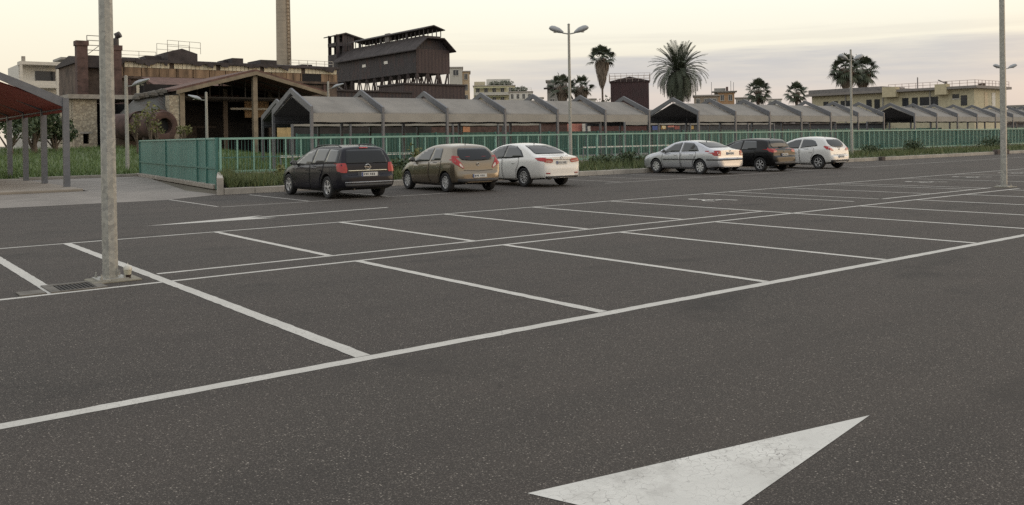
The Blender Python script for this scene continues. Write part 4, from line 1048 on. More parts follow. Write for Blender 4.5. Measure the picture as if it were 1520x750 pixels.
q = MB(); rail_mb(q, [(lx(o, 704), -.1, o['_z']+.3), (lx(o, 763), -.1, o['_z']+.3)], 1.0, 1.5, .07, 2); q.build("terrace_railing", M_WH, o)
o = apartment("lower white terraced house with balconies right of the pale yellow one", 756, 790, 137, 210, M_WH, 12, 2, nwin=4, balc=True); roof_plants(o, 760, 782, 5, 1.)
q = MB(); rail_mb(q, [(lx(o, 757), -.1, o['_z']+.3), (lx(o, 789), -.1, o['_z']+.3)], 1.0, 1.5, .07, 2); q.build("terrace_railing", M_WH, o)
o = apartment("grey flat-roofed house with a dark projecting slab behind the fan palms", 812, 842, 121, 130, M_GRYR, 6, 2, nwin=2)
MB().box(lx(o, 807), lx(o, 836), -1.2, -.05, o['_z']-1.6, o['_z']-1.3).build("projecting_slab", M_ROOFDK, o)
o = apartment("house with an orange wall and roof masts right of the big date palm", 1066, 1090, 138, 150, pm("orange_render", (.36, .22, .12), .8, var=.2), 6, 2, nwin=2)
MB().box(lx(o, 1060), lx(o, 1077), 1.5, 5, o['_z']-2.6, o['_z']+1.4).build("stair_head", M_GRYR, o)
MB().box(lx(o, 1056), lx(o, 1094), -.8, 5, o['_z']+.301, o['_z']+.5).build("roof_slab", M_GRYR, o)
q = MB()
for px, h_ in ((1056, 3.2), (1085, 3.4), (1089, 3.0)): q.bar((lx(o, px), 2, o['_z']-2), (lx(o, px), 2, o['_z']+h_), .12)
q.build("mast", M_STEEL, o)
MB().box(lx(o, 1077.5), lx(o, 1081), .5, 1.3, o['_z']+.4, o['_z']+1.7).build("chimney_stack", M_RUSTBRICK, o)
apartment("small white flat-roofed house between the yellow terraces and the grey house", 792, 806, 146, 190, M_WH, 6, 1, nwin=2)
apartment("pale low house peeking out left of the dark red house", 868, 884, 148, 170, M_WH, 6, 1, nwin=2)
apartment("pale small house between the orange-walled house and the dense fan palm", 1140, 1160, 148, 190, M_WH, 6, 1, nwin=3)
apartment("long low grey roof behind the date palm", 1030, 1066, 143, 120, pm("tan_render", (.27, .22, .17), .8), 8, 1, nwin=3)
apartment("low dark flat roof between the palms", 1092, 1112, 146, 160, M_GRYR, 8, 1, nwin=2)
apartment("small grey roof block between the two small fan palms and the twin palms", 1224, 1246, 142, 170, M_GRYR, 8, 1, nwin=2)
apartment("tiny grey roof hut left of the twin palms", 1207, 1214, 146, 172, M_RUSTBRICK, 4, 1, nwin=1)
# long yellow building running away on the right
YX = 120.0
yb = thing("yellow_building", "long pale yellow flat-roofed building with a roof terrace behind the far shelter", "building", (YX, 49, 0))
y0 = atx(1446, 140, YX).y; y1 = atx(1205, 140, YX).y; ztp = atx(1446, 131, YX).z
MB().box(YX, YX+8.0, y0, y1, 0, ztp).build("wall", M_PALEY, yb)
rb = MB().box(YX-.9, YX+10.0, y0-.7, y1+.4, ztp, ztp+.35).build("roof", pm("roof_slab_grey", (.22, .20, .185), .8, var=.15), yb); sub(rb)
q = MB(); rail_mb(q, [(YX-.6, atx(1322, 130, YX).y, ztp+.35), (YX-.6, y0-.4, ztp+.35), (YX+9.8, y0-.4, ztp+.35)], .75, 1.0, .05, 2); q.build("terrace_railing", pm("pink_rail", (.38, .30, .28), .7), rb)
for px in (1226, 1240, 1290, 1302, 1358, 1388, 1431):
    yy = atx(px, 150, YX).y; f = MB().box(YX-.05, YX+.1, yy-.42, yy+.42, ztp-2.3, ztp-.9).build('window', M_BUSHGREY, yb)
    for sg_ in (-1, 1): MB().box(YX-.09, YX-.03, yy+sg_*.66-.22, yy+sg_*.66+.22, ztp-2.35, ztp-.85).build('shutter', pm('shutter_pale', (.50, .48, .42), .7, var=.15), f)
yc = atx(1312, 130, YX).y
MB().box(YX-.6, YX+6, yc, y1+.2, ztp+.351, ztp+.95).build('parapet', pm('parapet_grey', (.17, .16, .155), .85, var=.25), yb)
for yy in (y0+6, y0+13, y0+19): MB().box(YX-.12, YX+.02, yy-.09, yy+.09, 0, ztp-.01).build('drain_pipe', M_GRYR, yb)
for px in (1252, 1258, 1344, 1375, 1419): 
    yy = atx(px, 150, YX).y+.001; w_ = .45 if px != 1375 else .9; zc = ztp-1.2 if px != 1419 else ztp-1.0
    f = MB().box(YX-.06, YX+.1, yy-w_, yy+w_, zc-.9 if px != 1419 else zc-.3, zc+.3).build("window", M_BUSHGREY, yb); sub(f)
    MB().box(YX-.1, YX-.02, yy-w_-.1, yy+w_+.1, zc-1.02 if px != 1419 else zc-.42, zc-.91 if px != 1419 else zc-.31).build("sill", M_WH, f)
for px0, px1 in ((1315, 1335), (1393, 1410)):
    ya, yb2 = atx(px1, 130, YX).y, atx(px0, 130, YX).y; MB().box(YX-1.1, YX+.02, ya, yb2, ztp-.7, ztp+.75).build("roof_bay", M_CRM, yb)
MB().box(YX+3.0, YX+3.9, y0-.05, y0+.1, ztp-2.4, ztp-.5).build("window", pm("shutter_cream", (.42, .35, .24), .6), yb); MB().box(YX+5.3, YX+6.3, y0-.05, y0+.1, ztp-2.4, ztp-.5).build("window", M_WH, yb)
p = atx(1457, 124, YX+3); MB().bar((YX+3, p.y, ztp+.35), (YX+3, p.y, p.z), .7).build("chimney_stack", M_BROWNWALL, yb)
p = atx(1404, 124, YX+2); q = MB(); q.bar((YX+2, p.y, ztp+.3), (YX+2, p.y, p.z+.3), .3); q.bar((YX+2, p.y, p.z), (YX+1.2, p.y+.7, p.z+.5), .12); q.build("dish_mast", M_STEELD, yb)
p = atx(1362, 115, YX+6); MB().bar((YX+6, p.y, ztp), p, .12).build("antenna", M_STEEL, yb)
MB().box(YX+6, YX+14, y1-10, y1+2, 0, ztp+1.0).build("rear_wing", M_GRYR, yb)
apartment("distant grey-beige roofs at the far right edge", 1496, 1530, 157, 170, M_GRYR, 10, 1, nwin=2)

# ------------------------------------------------------------------ trees
def tree(label, px, Y, ztop, zlow, r, n=900, mat=M_LEAF, leaf=.22, name="tree", group=None, X_=None):
    x = X_ if X_ is not None else aty(px, 150, Y).x
    o = thing(name, label, "tree", (x, Y, 0), group)
    tk = MB(); tk.tube([(x, Y, 0), (x+.1, Y, zlow*.6), (x, Y, (zlow+ztop)/2)], [.22*r/2+.03, .15*r/2+.02, .04], 8)
    cs = []
    for k in range(9):
        a = random.random()*6.28; rr = r*.6*random.random()**.5; c = (x+rr*math.cos(a), Y+rr*math.sin(a), zlow+(ztop-zlow)*random.uniform(.25, .82)); cs.append(c)
        tk.tube([(x, Y, zlow*.8), c], [.06*r/2+.01, .012], 5)
    tk.build("trunk", M_BARK, o, 60)
    V, F = leaves(cs, [(r*random.uniform(.3, .5), r*random.uniform(.3, .5), (ztop-zlow)*random.uniform(.16, .28)) for _ in cs], n, leaf); mesh_np("crown", V, F, mat, o); return o
for px, Y, zt_, r, lab in ((12, 62, 5.0, 2.4, "dark leafy tree at the left edge beyond the red canopy"), (48, 64, 4.7, 2.8, "dark rounded tree seen between the posts of the red canopy"), (80, 66, 4.3, 2.2, "dark low tree just right of the last red canopy post")):
    tree(lab, px, Y, zt_, 1.6, r, 1500, M_LEAF, .16, group="trees behind the red canopy")
for px, Y, zt_, lab in ((222, 56, 4.6, "young yellow-green tree in front of the rusty kiln beside a pale lamp post"), (215-28, 64, 4.3, "yellow-green sapling just left of that pale lamp post in front of the dark doorway") if False else (201, 60, 4.0, "slim yellow-green sapling tied to a stake before the kiln hood"),
                     (232, 58, 3.2, "short yellowish sapling left of the kiln's round mouth"), (272, 60, 3.0, "small yellow-green shrub tree right of the kiln's mouth")):
    tree(lab, px, Y, zt_, 2.2, .75, 150, M_LEAFY, .11, "sapling", "saplings before the old factory")
for px, Y, zt_, r, lab in ((1338, 150, 14.6, 9, "broad grey-green tree crown above the roof of the yellow building"), (1376, 150, 13.0, 5, "small dark tree behind the terrace of the yellow building"), (1246, 140, 9.5, 5, "bushy tree at the foot of the twin palms"), (1150, 130, 8.0, 5, "low green tree between the two small fan palms"), (1300, 120, 11.5, 4.5, "dark green tree immediately right of the twin palms")):
    tree(lab, px, Y, zt_, 5, r, 1500, M_LEAF, .4, group="trees among the far houses")

def fan_palm(px, ytop, Y, label, R=2.2, skirt=2.0, skw=1.0, tr=.22, nl=24, group="fan palms", lo=-45, seg=13):
    p = aty(px, ytop, Y); x, zt_ = p.x, p.z; hub = zt_-R*.84
    o = thing("fan_palm", label, "palm tree", (x, Y, 0), group)
    MB().tube([(x, Y, 0), (x+.05, Y, hub*.5), (x, Y, hub)], [tr*1.25, tr, tr*.9], 10).build("trunk", M_TRUNK, o, 60)
    V = []; F = []; H = Vector((x, Y, hub))
    for k in range(nl):
        f = (k+.5)/nl; el = R_(lo+(86-lo)*f**.85); az = k*2.399+random.uniform(-.25, .25)
        d = Vector((math.cos(el)*math.cos(az), math.cos(el)*math.sin(az), math.sin(el)))
        side_ = d.cross(Vector((0, 0, 1)))
        if side_.length < .1: side_ = Vector((1, 0, 0))
        side_.normalize(); nrm = side_.cross(d).normalized()
        tw = random.uniform(-.5, .5); side_, nrm = side_*math.cos(tw)+nrm*math.sin(tw), nrm*math.cos(tw)-side_*math.sin(tw)
        Lp = R*random.uniform(.46, .60); c = H+d*Lp-Vector((0, 0, .05*R*math.cos(el)))
        b = len(V); V += [H-side_*.04, H+side_*.04, c+side_*.03, c-side_*.03]; F.append((b, b+1, b+2, b+3))
        Lb = R*random.uniform(.42, .52)
        for j in range(seg):
            a = R_(-100+200*j/(seg-1)); dd = (d*math.cos(a)+side_*math.sin(a)-nrm*.12).normalized()
            w = Lb*.075; ll = Lb*(1-.28*abs(math.sin(a/1.2))); dr = Vector((0, 0, -1))*ll*(.16+.22*math.cos(el))
            pr = dd.cross(nrm).normalized(); b = len(V); mid = c+dd*ll*.55
            V += [c, mid+pr*w, c+dd*ll*.93+dr, mid-pr*w]; F.append((b, b+1, b+2, b+3))
    mesh_np("crown", V, F, M_PALM, o)
    if skirt:
        V = []; F = []
        for k in range(420):
            az = random.random()*6.28; f = random.random()**.8; z0_ = hub-skirt*f*.9+.15
            prof = skw*(1-f)**.6*(.45+.55*min(1, f*4+.3)) + tr*1.1
            r0_ = prof*random.uniform(.75, 1.05); c = Vector((x+r0_*math.cos(az), Y+r0_*math.sin(az), z0_))
            l = skirt*random.uniform(.14, .26); tg = Vector((-math.sin(az), math.cos(az), 0))*.10
            e = c+Vector((-math.cos(az)*.10*l-.0, -math.sin(az)*.10*l, -l)); b = len(V); up_ = Vector((x+tr*math.cos(az), Y+tr*math.sin(az), z0_+l*.5))
            V += [up_, c+tg, e, c-tg]; F.append((b, b+1, b+2, b+3))
        mesh_np("dead_leaf_skirt", V, F, M_SKIRT, o)
        core = MB().lathe([(tr, -skirt), (tr+skw*.35, -skirt*.7), (tr+skw*.62, -skirt*.38), (tr+skw*.72, -skirt*.12), (.1, .1)], 12, (x, Y, hub)); core.build("skirt_core", M_SKIRT, o, 60)
    return o
fan_palm(893, 66, 90, "slender tall palm with a long drooping brown skirt left of the dark red house", 2.75, 4.3, 1.15, .15, 28, lo=-12)
fan_palm(834, 107, 85, "fan palm touching the slim double-headed lamp post on its left side", 2.5, 2.4, .8, .25, 24)
fan_palm(862, 110, 86, "fan palm with reddish brown skirt right of the slim double-headed lamp post", 2.3, 2.6, 1.1, .25, 20, lo=-20)
fan_palm(1125, 116, 95, "small dense fan palm between the orange-walled house and the middle skyline", 3.0, 1.0, .5, .3, 46, lo=-60)
fan_palm(1182, 121, 100, "smallest fan palm on the skyline right of the dense one", 2.9, 1.4, .5, .3, 40, lo=-55)
fan_palm(1255, 79, 75, "left palm of the tall twin pair behind the thin lamp post", 3.3, 3.2, 1.3, .40, 48, lo=-62)
fan_palm(1280, 81, 76, "right palm of the tall twin pair behind the thin lamp post", 3.3, 3.4, 1.3, .40, 48, lo=-62)
def date_palm(px, ytop, Y, label, R=4.0):
    p = aty(px, ytop, Y); x, zt_ = p.x, p.z; hub = zt_-R*.98
    o = thing("date_palm", label, "palm tree", (x, Y, 0))
    MB().tube([(x, Y, 0), (x, Y, hub-1.2), (x, Y, hub-.2)], [.55, .5, .75], 12).build("trunk", M_TRUNK, o, 60)
    V = []; F = []
    N = 175
    for k in range(N):
        f = (k+.5)/N; el0 = R_(90-140*f**.9); az = k*2.399+random.uniform(-.2, .2)
        h = Vector((math.cos(az), math.sin(az), 0)); L = R*random.uniform(.92, 1.12)
        pts = []; q = Vector((x, Y, hub))+h*.3+Vector((0, 0, .2*math.sin(el0))); el = el0; ns = 12
        for i in range(ns+1):
            pts.append(q.copy()); el -= R_(2.2+9.0*max(0, min(1, (f-.1)*1.6)))*(.5+.09*i); el = max(el, R_(-88)); q = q + (h*math.cos(el)+Vector((0, 0, 1))*math.sin(el))*(L/ns)
        side_ = Vector((-h.y, h.x, 0))
        for i in range(ns):
            a, b_ = pts[i], pts[i+1]; d = (b_-a).normalized(); nrm = side_.cross(d).normalized()
            b = len(V); V += [a-side_*.035, a+side_*.035, b_+side_*.03, b_-side_*.03]; F.append((b, b+1, b+2, b+3))
            if i < 1: continue
            for s_ in (-1, 1):
                for sub_ in (0., .5):
                    c = a+(b_-a)*sub_; ll = .50*math.sin(math.pi*(.14+.78*(i+sub_)/ns))+.14
                    e = c+(side_*s_*.62+d*.72-nrm*.10).normalized()*ll*1.05; wv = d*.055; b = len(V)
                    mid = (c+e)/2+nrm*.03
                    V += [c, mid-wv, e, mid+wv]; F.append((b, b+1, b+2, b+3))
    mesh_np("crown", V, F, M_PALM, o)
    core = MB().lathe([(.5, -2.2), (1.3, -1.6), (1.5, -.8), (1.0, -.2), (.4, .4)], 14, (x, Y, hub)); core.build("frond_bases", pm("frond_base", (.05, .045, .035), .9), o, 60)
    return o
date_palm(1007, 65, 75, "big round date palm standing behind the second shelter's gable")
# small distant conifer beside the tall palm
tree("little dark tree beside the left wall of the dark red house", 898, 88, 8.3, 4.5, 1.6, 300, M_LEAF, .18, group="trees among the far houses")

#CARS
# ------------------------------------------------------------------ cars (local axes: +y forward, x lateral, rear bumper at y=0)
def resample(pts, step):
    out = [pts[0]]
    for a, b in zip(pts, pts[1:]):
        L = math.hypot(b[0]-a[0], b[1]-a[1]); n_ = max(1, int(math.ceil(L/step)))
        for i in range(1, n_+1): out.append((a[0]+(b[0]-a[0])*i/n_, a[1]+(b[1]-a[1])*i/n_))
    return out
def chaikin(pts, it=2):
    for _ in range(it):
        q = [pts[0]]
        for a, b in zip(pts, pts[1:]):
            q += [(a[0]*.75+b[0]*.25, a[1]*.75+b[1]*.25), (a[0]*.25+b[0]*.75, a[1]*.25+b[1]*.75)]
        pts = q+[pts[-1]]
    return pts
def lerp_tab(tab, y):
    if y <= tab[0][0]: return tab[0][1]
    for (a, va), (b, vb) in zip(tab, tab[1:]):
        if y <= b: 
            f = (y-a)/(b-a) if b > a else 1; return va+(vb-va)*f
    return tab[-1][1]
def car_body(S):
    L, Wd = S['L'], S['W']
    prof = chaikin(S['profile'], 2)
    st = resample(prof, .055)
    mono = [st[0]]
    for y, z_ in st[1:]: mono.append((max(y, mono[-1][0]+.0015), z_))
    plan = S['plan']; belt = S['belt']
    vs = []; npt = None
    for y, zt in mono:
        hw = Wd/2*lerp_tab(plan, y)
        zb = lerp_tab(S['under'], y)
        zb = min(zb, zt-.10)
        zsh = min(lerp_tab(belt, y), zt-.045)
        h = max(zt-zsh, .01)
        sec = []
        for f, wf in ((0, .86), (.05, .925), (.14, .965), (.27, .985), (.42, .998), (.56, 1.), (.70, 1.), (.82, .993), (.90, .985), (.96, .975), (1., .955)):
            sec.append((hw*wf, zb+(zsh-zb)*f))
        w0 = hw*.955; k = S.get('tumble', .46); crown = min(.035, h*.25)
        ze = zt-crown; he = max(ze-zsh, .004)
        wt = max(w0-k*he, hw*.35); r = min(.13, he*.35+.01)
        wr = wt
        f0 = .80 if he > .15 else .45
        for f in (.33*f0, .66*f0, f0): sec.append((w0+(wr-w0)*f, zsh+he*f))
        p0 = (w0+(wr-w0)*f0, zsh+he*f0); p1 = (wr, ze); p2 = (wr-max(.05, min(.15, hw*.2)), ze+crown*.35)
        for f in (.2, .4, .6, .8, 1.): sec.append(((1-f)**2*p0[0]+2*f*(1-f)*p1[0]+f*f*p2[0], (1-f)**2*p0[1]+2*f*(1-f)*p1[1]+f*f*p2[1]))
        for f in (.75, .5, .25, 0.): sec.append((p2[0]*f, zt-(zt-p2[1])*f*f))
        full = [(-a, b) for a, b in sec] + [(a, b) for a, b in reversed(sec[:-1])]
        npt = len(full); vs += [(x, y, z_) for x, z_ in full]
    nst = len(mono)
    fs = [(i*npt+j, i*npt+j+1, (i+1)*npt+j+1, (i+1)*npt+j) for i in range(nst-1) for j in range(npt-1)]
    fs += [(i*npt+npt-1, i*npt, (i+1)*npt, (i+1)*npt+npt-1) for i in range(nst-1)]
    fs += [tuple(range(npt)), tuple((nst-1)*npt+j for j in reversed(range(npt)))]
    return vs, fs
def smooth_poly(poly, it):
    """corners rounded with a fixed small radius"""
    rad = .035*it; q = []; n_ = len(poly)
    for i in range(n_):
        p = Vector(poly[i]); a = Vector(poly[i-1]); b = Vector(poly[(i+1) % n_])
        da, db = a-p, b-p; ra = min(rad, da.length*.4); rb = min(rad, db.length*.4)
        p0 = p+da.normalized()*ra; p2 = p+db.normalized()*rb
        for f in (0., .33, .67, 1.): q.append(tuple((1-f)**2*p0+2*f*(1-f)*p+f*f*p2))
    return q
def patch(bvh, poly, mode, off=.006, rnd=1, step=.07):
    """outline on the body seen square from one side, laid on the body's own surface"""
    poly = smooth_poly(poly, rnd) if rnd else poly
    pl = []
    for a, b in zip(poly, poly[1:]+poly[:1]):
        n_ = max(1, int(math.hypot(b[0]-a[0], b[1]-a[1])/step))
        pl += [(a[0]+(b[0]-a[0])*i/n_, a[1]+(b[1]-a[1])*i/n_) for i in range(n_)]
    us = [p[0] for p in pl]; ws = [p[1] for p in pl]
    pts = [Vector(p) for p in pl]; nb = len(pts)
    def inside(u, w):
        c = False
        for (a, b), (c2, d) in zip(pl, pl[1:]+pl[:1]):
            if (b > w) != (d > w) and u < (c2-a)*(w-b)/(d-b)+a: c = not c
        return c
    u = min(us)+step*.5
    while u < max(us):
        w = min(ws)+step*.5
        while w < max(ws):
            if inside(u, w) and min((Vector((u, w))-q).length for q in pts[:nb]) > step*.4: pts.append(Vector((u, w)))
            w += step
        u += step
    vo, _, fo, *_r = delaunay_2d_cdt(pts, [], [list(range(nb))], 1, 1e-5)
    V = []; ok = []
    for p in vo:
        if mode == 'side': o, d = Vector((-3, p[0], p[1])), Vector((1, 0, 0))
        elif mode == 'rear': o, d = Vector((p[0], -3, p[1])), Vector((0, 1, 0))
        elif mode == 'front': o, d = Vector((p[0], 9, p[1])), Vector((0, -1, 0))
        elif mode == 'top': o, d = Vector((p[0], p[1], 5)), Vector((0, 0, -1))
        h, nrm, _i, _d = bvh.ray_cast(o, d)
        if h is None: ok.append(False); V.append(Vector()); continue
        if nrm.dot(d) > 0: nrm = -nrm
        V.append(h+nrm*off); ok.append(True)
    F = [tuple(f) for f in fo if all(ok[i] for i in f)]
    return V, F
def wheel_parts(root, x, y, r, side, spokes, rimmat, w=.20, style='spoke'):
    wh = bpy.data.objects.new("wheel", None); COL.objects.link(wh); wh.parent = root; wh.location = (x, y, r); wh.empty_display_size = .1
    s = side
    MB().lathe([(r*.64, -w*.42), (r*.88, -w*.5), (r*.97, -w*.42), (r, -w*.25), (r, w*.25), (r*.97, w*.42), (r*.88, w*.5), (r*.64, w*.42)], 28, (0, 0, 0), 'x', False).build("tyre", M_BLACK, wh, 40)
    rm = MB(); ri = r*.655
    xo = s*w*.40
    rm.lathe([(ri, xo), (ri*.93, xo+s*.004), (ri*.90, xo-s*.03), (ri*.88, -s*w*.3)], 28, (0, 0, 0), 'x', False)
    rm.lathe([(0., xo-s*.005), (ri*.2, xo-s*.008), (ri*.24, xo-s*.03)], 14, (0, 0, 0), 'x', False)
    for k in range(spokes):
        a = 2*math.pi*k/spokes+.2
        def pt(rad, da, dx): return (xo-s*.016+dx, rad*math.cos(a+da), rad*math.sin(a+da))
        w0, w1 = (.22, .16) if style == 'spoke' else (.5, .27)
        w0 *= 5/spokes**.9*1.0; w1 *= 5/spokes**.9
        vs = [pt(ri*.2, -w0*1.4, 0), pt(ri*.2, w0*1.4, 0), pt(ri*.93, w1, 0), pt(ri*.93, -w1, 0)]
        vs += [(p[0]-s*.03, p[1], p[2]) for p in vs]
        rm.add(vs, [(0, 1, 2, 3), (7, 6, 5, 4), (0, 4, 5, 1), (1, 5, 6, 2), (2, 6, 7, 3), (3, 7, 4, 0)])
    rm.build("rim", rimmat, wh, 35)
    dk = MB().lathe([(0, xo-s*.07), (ri*.9, xo-s*.07)], 20, (0, 0, 0), 'x', False); dk.build("brake_disc", pm("brake_dark", (.03, .028, .027), .6, .3), wh)
def car(S, loc, heading, name, label):
    root = thing(name, label, "car", (loc[0], loc[1], 0), "cars parked along the kerb", rz=0, local=True)
    root.rotation_euler = (0, 0, -R_(heading)); off = S['ra']         # rear axle sits on loc
    vs, fs = car_body(S)
    b = MB(); b.add(vs, fs); b.move((0, -off, 0))
    dark = pm("wheel_arch_dark", (.012, .012, .012), .9)
    body = b.build("body", S['paint'], root); me = body.data; me.materials.append(dark)
    bm = bmesh.new(); bm.from_mesh(me); bvh = BVHTree.FromBMesh(bm); bm.free()
    # wheel arches cut out of the body
    hwid = S['W']/2; r = S['wr']; axles = (0., S['wb'])
    cut = MB()
    for y in axles:
        for s in (-1, 1):
            n_ = 36; R2 = r+S.get('gap', .05); x0, x1 = s*(hwid-.27), s*(hwid+.2)
            base = [(y+R2*math.cos(2*math.pi*k/n_), r+.01+R2*math.sin(2*math.pi*k/n_)) for k in range(n_)]
            cut.prism(base, 'x', min(x0, x1), max(x0, x1))
    co = cut.build("arch_cutter", dark, root)
    md = body.modifiers.new("arch", 'BOOLEAN'); md.operation = 'DIFFERENCE'; md.object = co; md.solver = 'EXACT'; md.material_mode = 'TRANSFER'
    bpy.context.view_layer.update()
    dg = bpy.context.evaluated_depsgraph_get(); me2 = bpy.data.meshes.new_from_object(body.evaluated_get(dg)); 
    body.modifiers.clear(); body.data = me2; me2.name = "body"; bpy.data.objects.remove(co)
    while len(me2.materials) < 2: me2.materials.append(dark)
    bm = bmesh.new(); bm.from_mesh(me2)
    for f in bm.faces:
        c = f.calc_center_median()
        ind = False
        for y in axles:
            d = math.hypot(c.y-y, c.z-r-.01)
            if d < r+S.get('gap', .05)+.004 and abs(c.x) < hwid*1.0 and (abs(f.normal.x) < .2 or abs(c.x) < hwid-.2): ind = True
        f.material_index = 1 if ind or (f.normal.z < -.7 and c.z < .45) else 0
    bm.to_mesh(me2); bm.free(); me2.shade_smooth(); me2.set_sharp_from_angle(angle=R_(32))
    def put(nm, poly, mode, mat, off_=.006, rnd=1, both=False, parent=None, lab=None, step=.07):
        if mode in ('side', 'top'): poly = [(p[0]-off, p[1]) for p in poly] if mode == 'side' else [(p[0], p[1]-off) for p in poly]
        V, F = patch(bvh, poly, mode, off_, rnd, step); out_ = []
        for s in ((1, -1) if both else (1,)):
            q = MB(); q.add([(p.x*s, p.y, p.z) for p in V], F if s == 1 else [f[::-1] for f in F])
            o = q.build(nm, mat, parent or root, 60); 
            m_ = o.modifiers.new("thick", 'SOLIDIFY'); m_.thickness = off_*.9; m_.offset = -1
            if lab: o['label'] = lab
            out_.append(o)
        return out_
    for poly in S['doors']:
        ds = put("door", poly, 'side', S['paint'], .009, 1, True)
        door_gap = [(p[0], p[1]) for p in poly]; cx_ = sum(p[0] for p in door_gap)/len(door_gap); cz_ = sum(p[1] for p in door_gap)/len(door_gap)
        door_gap = [(p[0]+(.014 if p[0] > cx_ else -.014), p[1]+(.012 if p[1] > cz_ else -.012)) for p in door_gap]
        V, F = patch(bvh, [(p[0]-off, p[1]) for p in door_gap], 'side', .0035, 1)
        hy, hz = S['handles'][S['doors'].index(poly)]
        h, nrm, _a, _b = bvh.ray_cast(Vector((-3, hy-off, hz)), Vector((1, 0, 0)))
        for s, d in zip((1, -1), ds):
            MB().add([(p.x*s, p.y, p.z) for p in V], F).build("door_gap", dark, d)  # dark patch whose rim imitates the shade in the door gap
            q = MB(); q.tube([(h.x*s-s*.012, h.y-.09, h.z), (h.x*s-s*.035, h.y-.06, h.z+.005), (h.x*s-s*.035, h.y+.06, h.z+.005), (h.x*s-s*.012, h.y+.09, h.z)], .013, 6); q.build("handle", S.get('handlemat', S['paint']), d, 60)
    for poly in S['windows']: put("window", poly, 'side', M_SIDEGLASS, .008, 1, True)
    if S.get('pillar'): 
        for poly in S['pillar']: put("window_surround", poly, 'side', M_PLASTIC, .004, 1, True)
    put("rear_window", S['rearwin'], 'rear', M_GLASS, .008, 2, step=.06)
    put("windscreen", S['windscreen'], 'front', M_GLASS, .008, 1, step=.09)
    for nm, poly, mode, mat, o_, rnd, both in S['patches']: put(nm, poly, mode, mat, o_, rnd, both, step=.05)
    # lamps: rear face and wrapped side in one mesh each
    for s in (1, -1):
        q = MB()
        for poly, mode in S['taillamp']:
            pp = [(p[0]-off, p[1]) for p in poly] if mode == 'side' else poly
            V, F = patch(bvh, pp, mode, .012, 1, .04); q.add([(p.x*s, p.y, p.z) for p in V], F if s == 1 else [f[::-1] for f in F])
        o = q.build("tail_light", M_REDLENS, root, 60); sub(o)
        if S.get('tailclear'):
            q = MB()
            for poly, mode in S['tailclear']:
                pp = [(p[0]-off, p[1]) for p in poly] if mode == 'side' else poly
                V, F = patch(bvh, pp, mode, .016, 1, .04); q.add([(p.x*s, p.y, p.z) for p in V], F if s == 1 else [f[::-1] for f in F])
            q.build("clear_lens", M_CLEARLENS, o, 60)
        q = MB(); L = S['L']
        V, F = patch(bvh, [(-.75*hwid, .60), (-.45*hwid, .58), (-.42*hwid, .70), (-.72*hwid, .76)], 'front', .01, 1, .05); q.add([(p.x*s, p.y, p.z) for p in V], F if s == 1 else [f[::-1] for f in F]); q.build("headlight", M_CLEARLENS, root, 60)
        # mirror
        my, mz = S['mirror']; h, nrm, _a, _b = bvh.ray_cast(Vector((-3, my-off, mz)), Vector((1, 0, 0))); mx = h.x*s
        q = MB(); n_ = 10; vv = []
        for i, (dy, k) in enumerate(((-.055, .55), (-.05, .9), (0, 1.), (.06, .8), (.10, .35))):
            for j in range(n_):
                a = 2*math.pi*j/n_; vv.append((mx-s*.13+.115*k*math.cos(a), my-off+dy, mz+.055+.072*k*math.sin(a)))
        q.add(vv, [(i*n_+j, i*n_+(j+1) % n_, (i+1)*n_+(j+1) % n_, (i+1)*n_+j) for i in range(4) for j in range(n_)]+[tuple(range(n_)), tuple(40+j for j in range(n_))])
        q.bar((mx+s*.03, my-off+.01, mz-.0), (mx-s*.10, my-off+.02, mz+.03), .05, .04); mo = q.build("mirror", S['paint'], root, 50); sub(mo)
        q = MB(); q.lathe([(0, 0), (.085, 0)], 12, (mx-s*.13, my-off-.058, mz+.055), 'y'); g = q.build("mirror_glass", pm("mirror_glass", (.6, .6, .58), .05, .9, var=.02), mo)
    for y in axles:
        for s in (-1, 1): wheel_parts(root, s*(hwid-.115), y, r, s, S['spokes'], S.get('rim', M_ALLOY), style=S.get('rimstyle', 'spoke'))
    # number plate
    pz, pw = S['plate']
    h = [bvh.ray_cast(Vector((x_, -3, z_)), Vector((0, 1, 0)))[0] for x_ in (-.24, .24) for z_ in (pz-.045, pz+.045)]
    ymin = min(p.y for p in h if p)-.02
    pl = MB().box(-pw/2, pw/2, ymin, ymin+.015, pz-.055, pz+.055).build("number_plate", M_PLATE, root, bevel=.004); sub(pl)
    q = MB(); xk = -pw/2+.07
    rnd_ = random.Random(label)
    for k in range(7):
        if k == 3: xk += .03; continue
        hh_ = rnd_.uniform(.018, .03); q.box(xk, xk+rnd_.uniform(.022, .036), ymin-.003, ymin-.001, pz-hh_, pz+.03); xk += .055
    q.build("worn_characters", pm("plate_ink", (.05, .05, .055), .6), pl)
    q = MB(); q.box(-pw/2+.003, -pw/2+.045, ymin-.003, ymin-.001, pz-.052, pz+.052); q.build("blue_band", pm("plate_blue", (.03, .06, .20), .5), pl)
    # badge
    if S.get('badge'):
        bz, br = S['badge']; h = bvh.ray_cast(Vector((0, -3, bz)), Vector((0, 1, 0)))[0]
        n_ = 20; q = MB(); q.tube([(br*math.cos(2*math.pi*k/n_), h.y-.012, bz+br*.86*math.sin(2*math.pi*k/n_)) for k in range(n_+1)], br*.17, 6, cap=False)
        if S.get('bolt'): q.bar((-br*1.25, h.y-.014, bz+br*.12), (br*.2, h.y-.014, bz+br*.05), br*.28); q.bar((-br*.2, h.y-.014, bz-br*.05), (br*1.25, h.y-.014, bz-br*.12), br*.28)
        q.build("badge", M_CHROME, root, 60)
    # antenna
    ay, az = S['antenna']; h = bvh.ray_cast(Vector((0, ay-off, 4)), Vector((0, 0, -1)))[0]
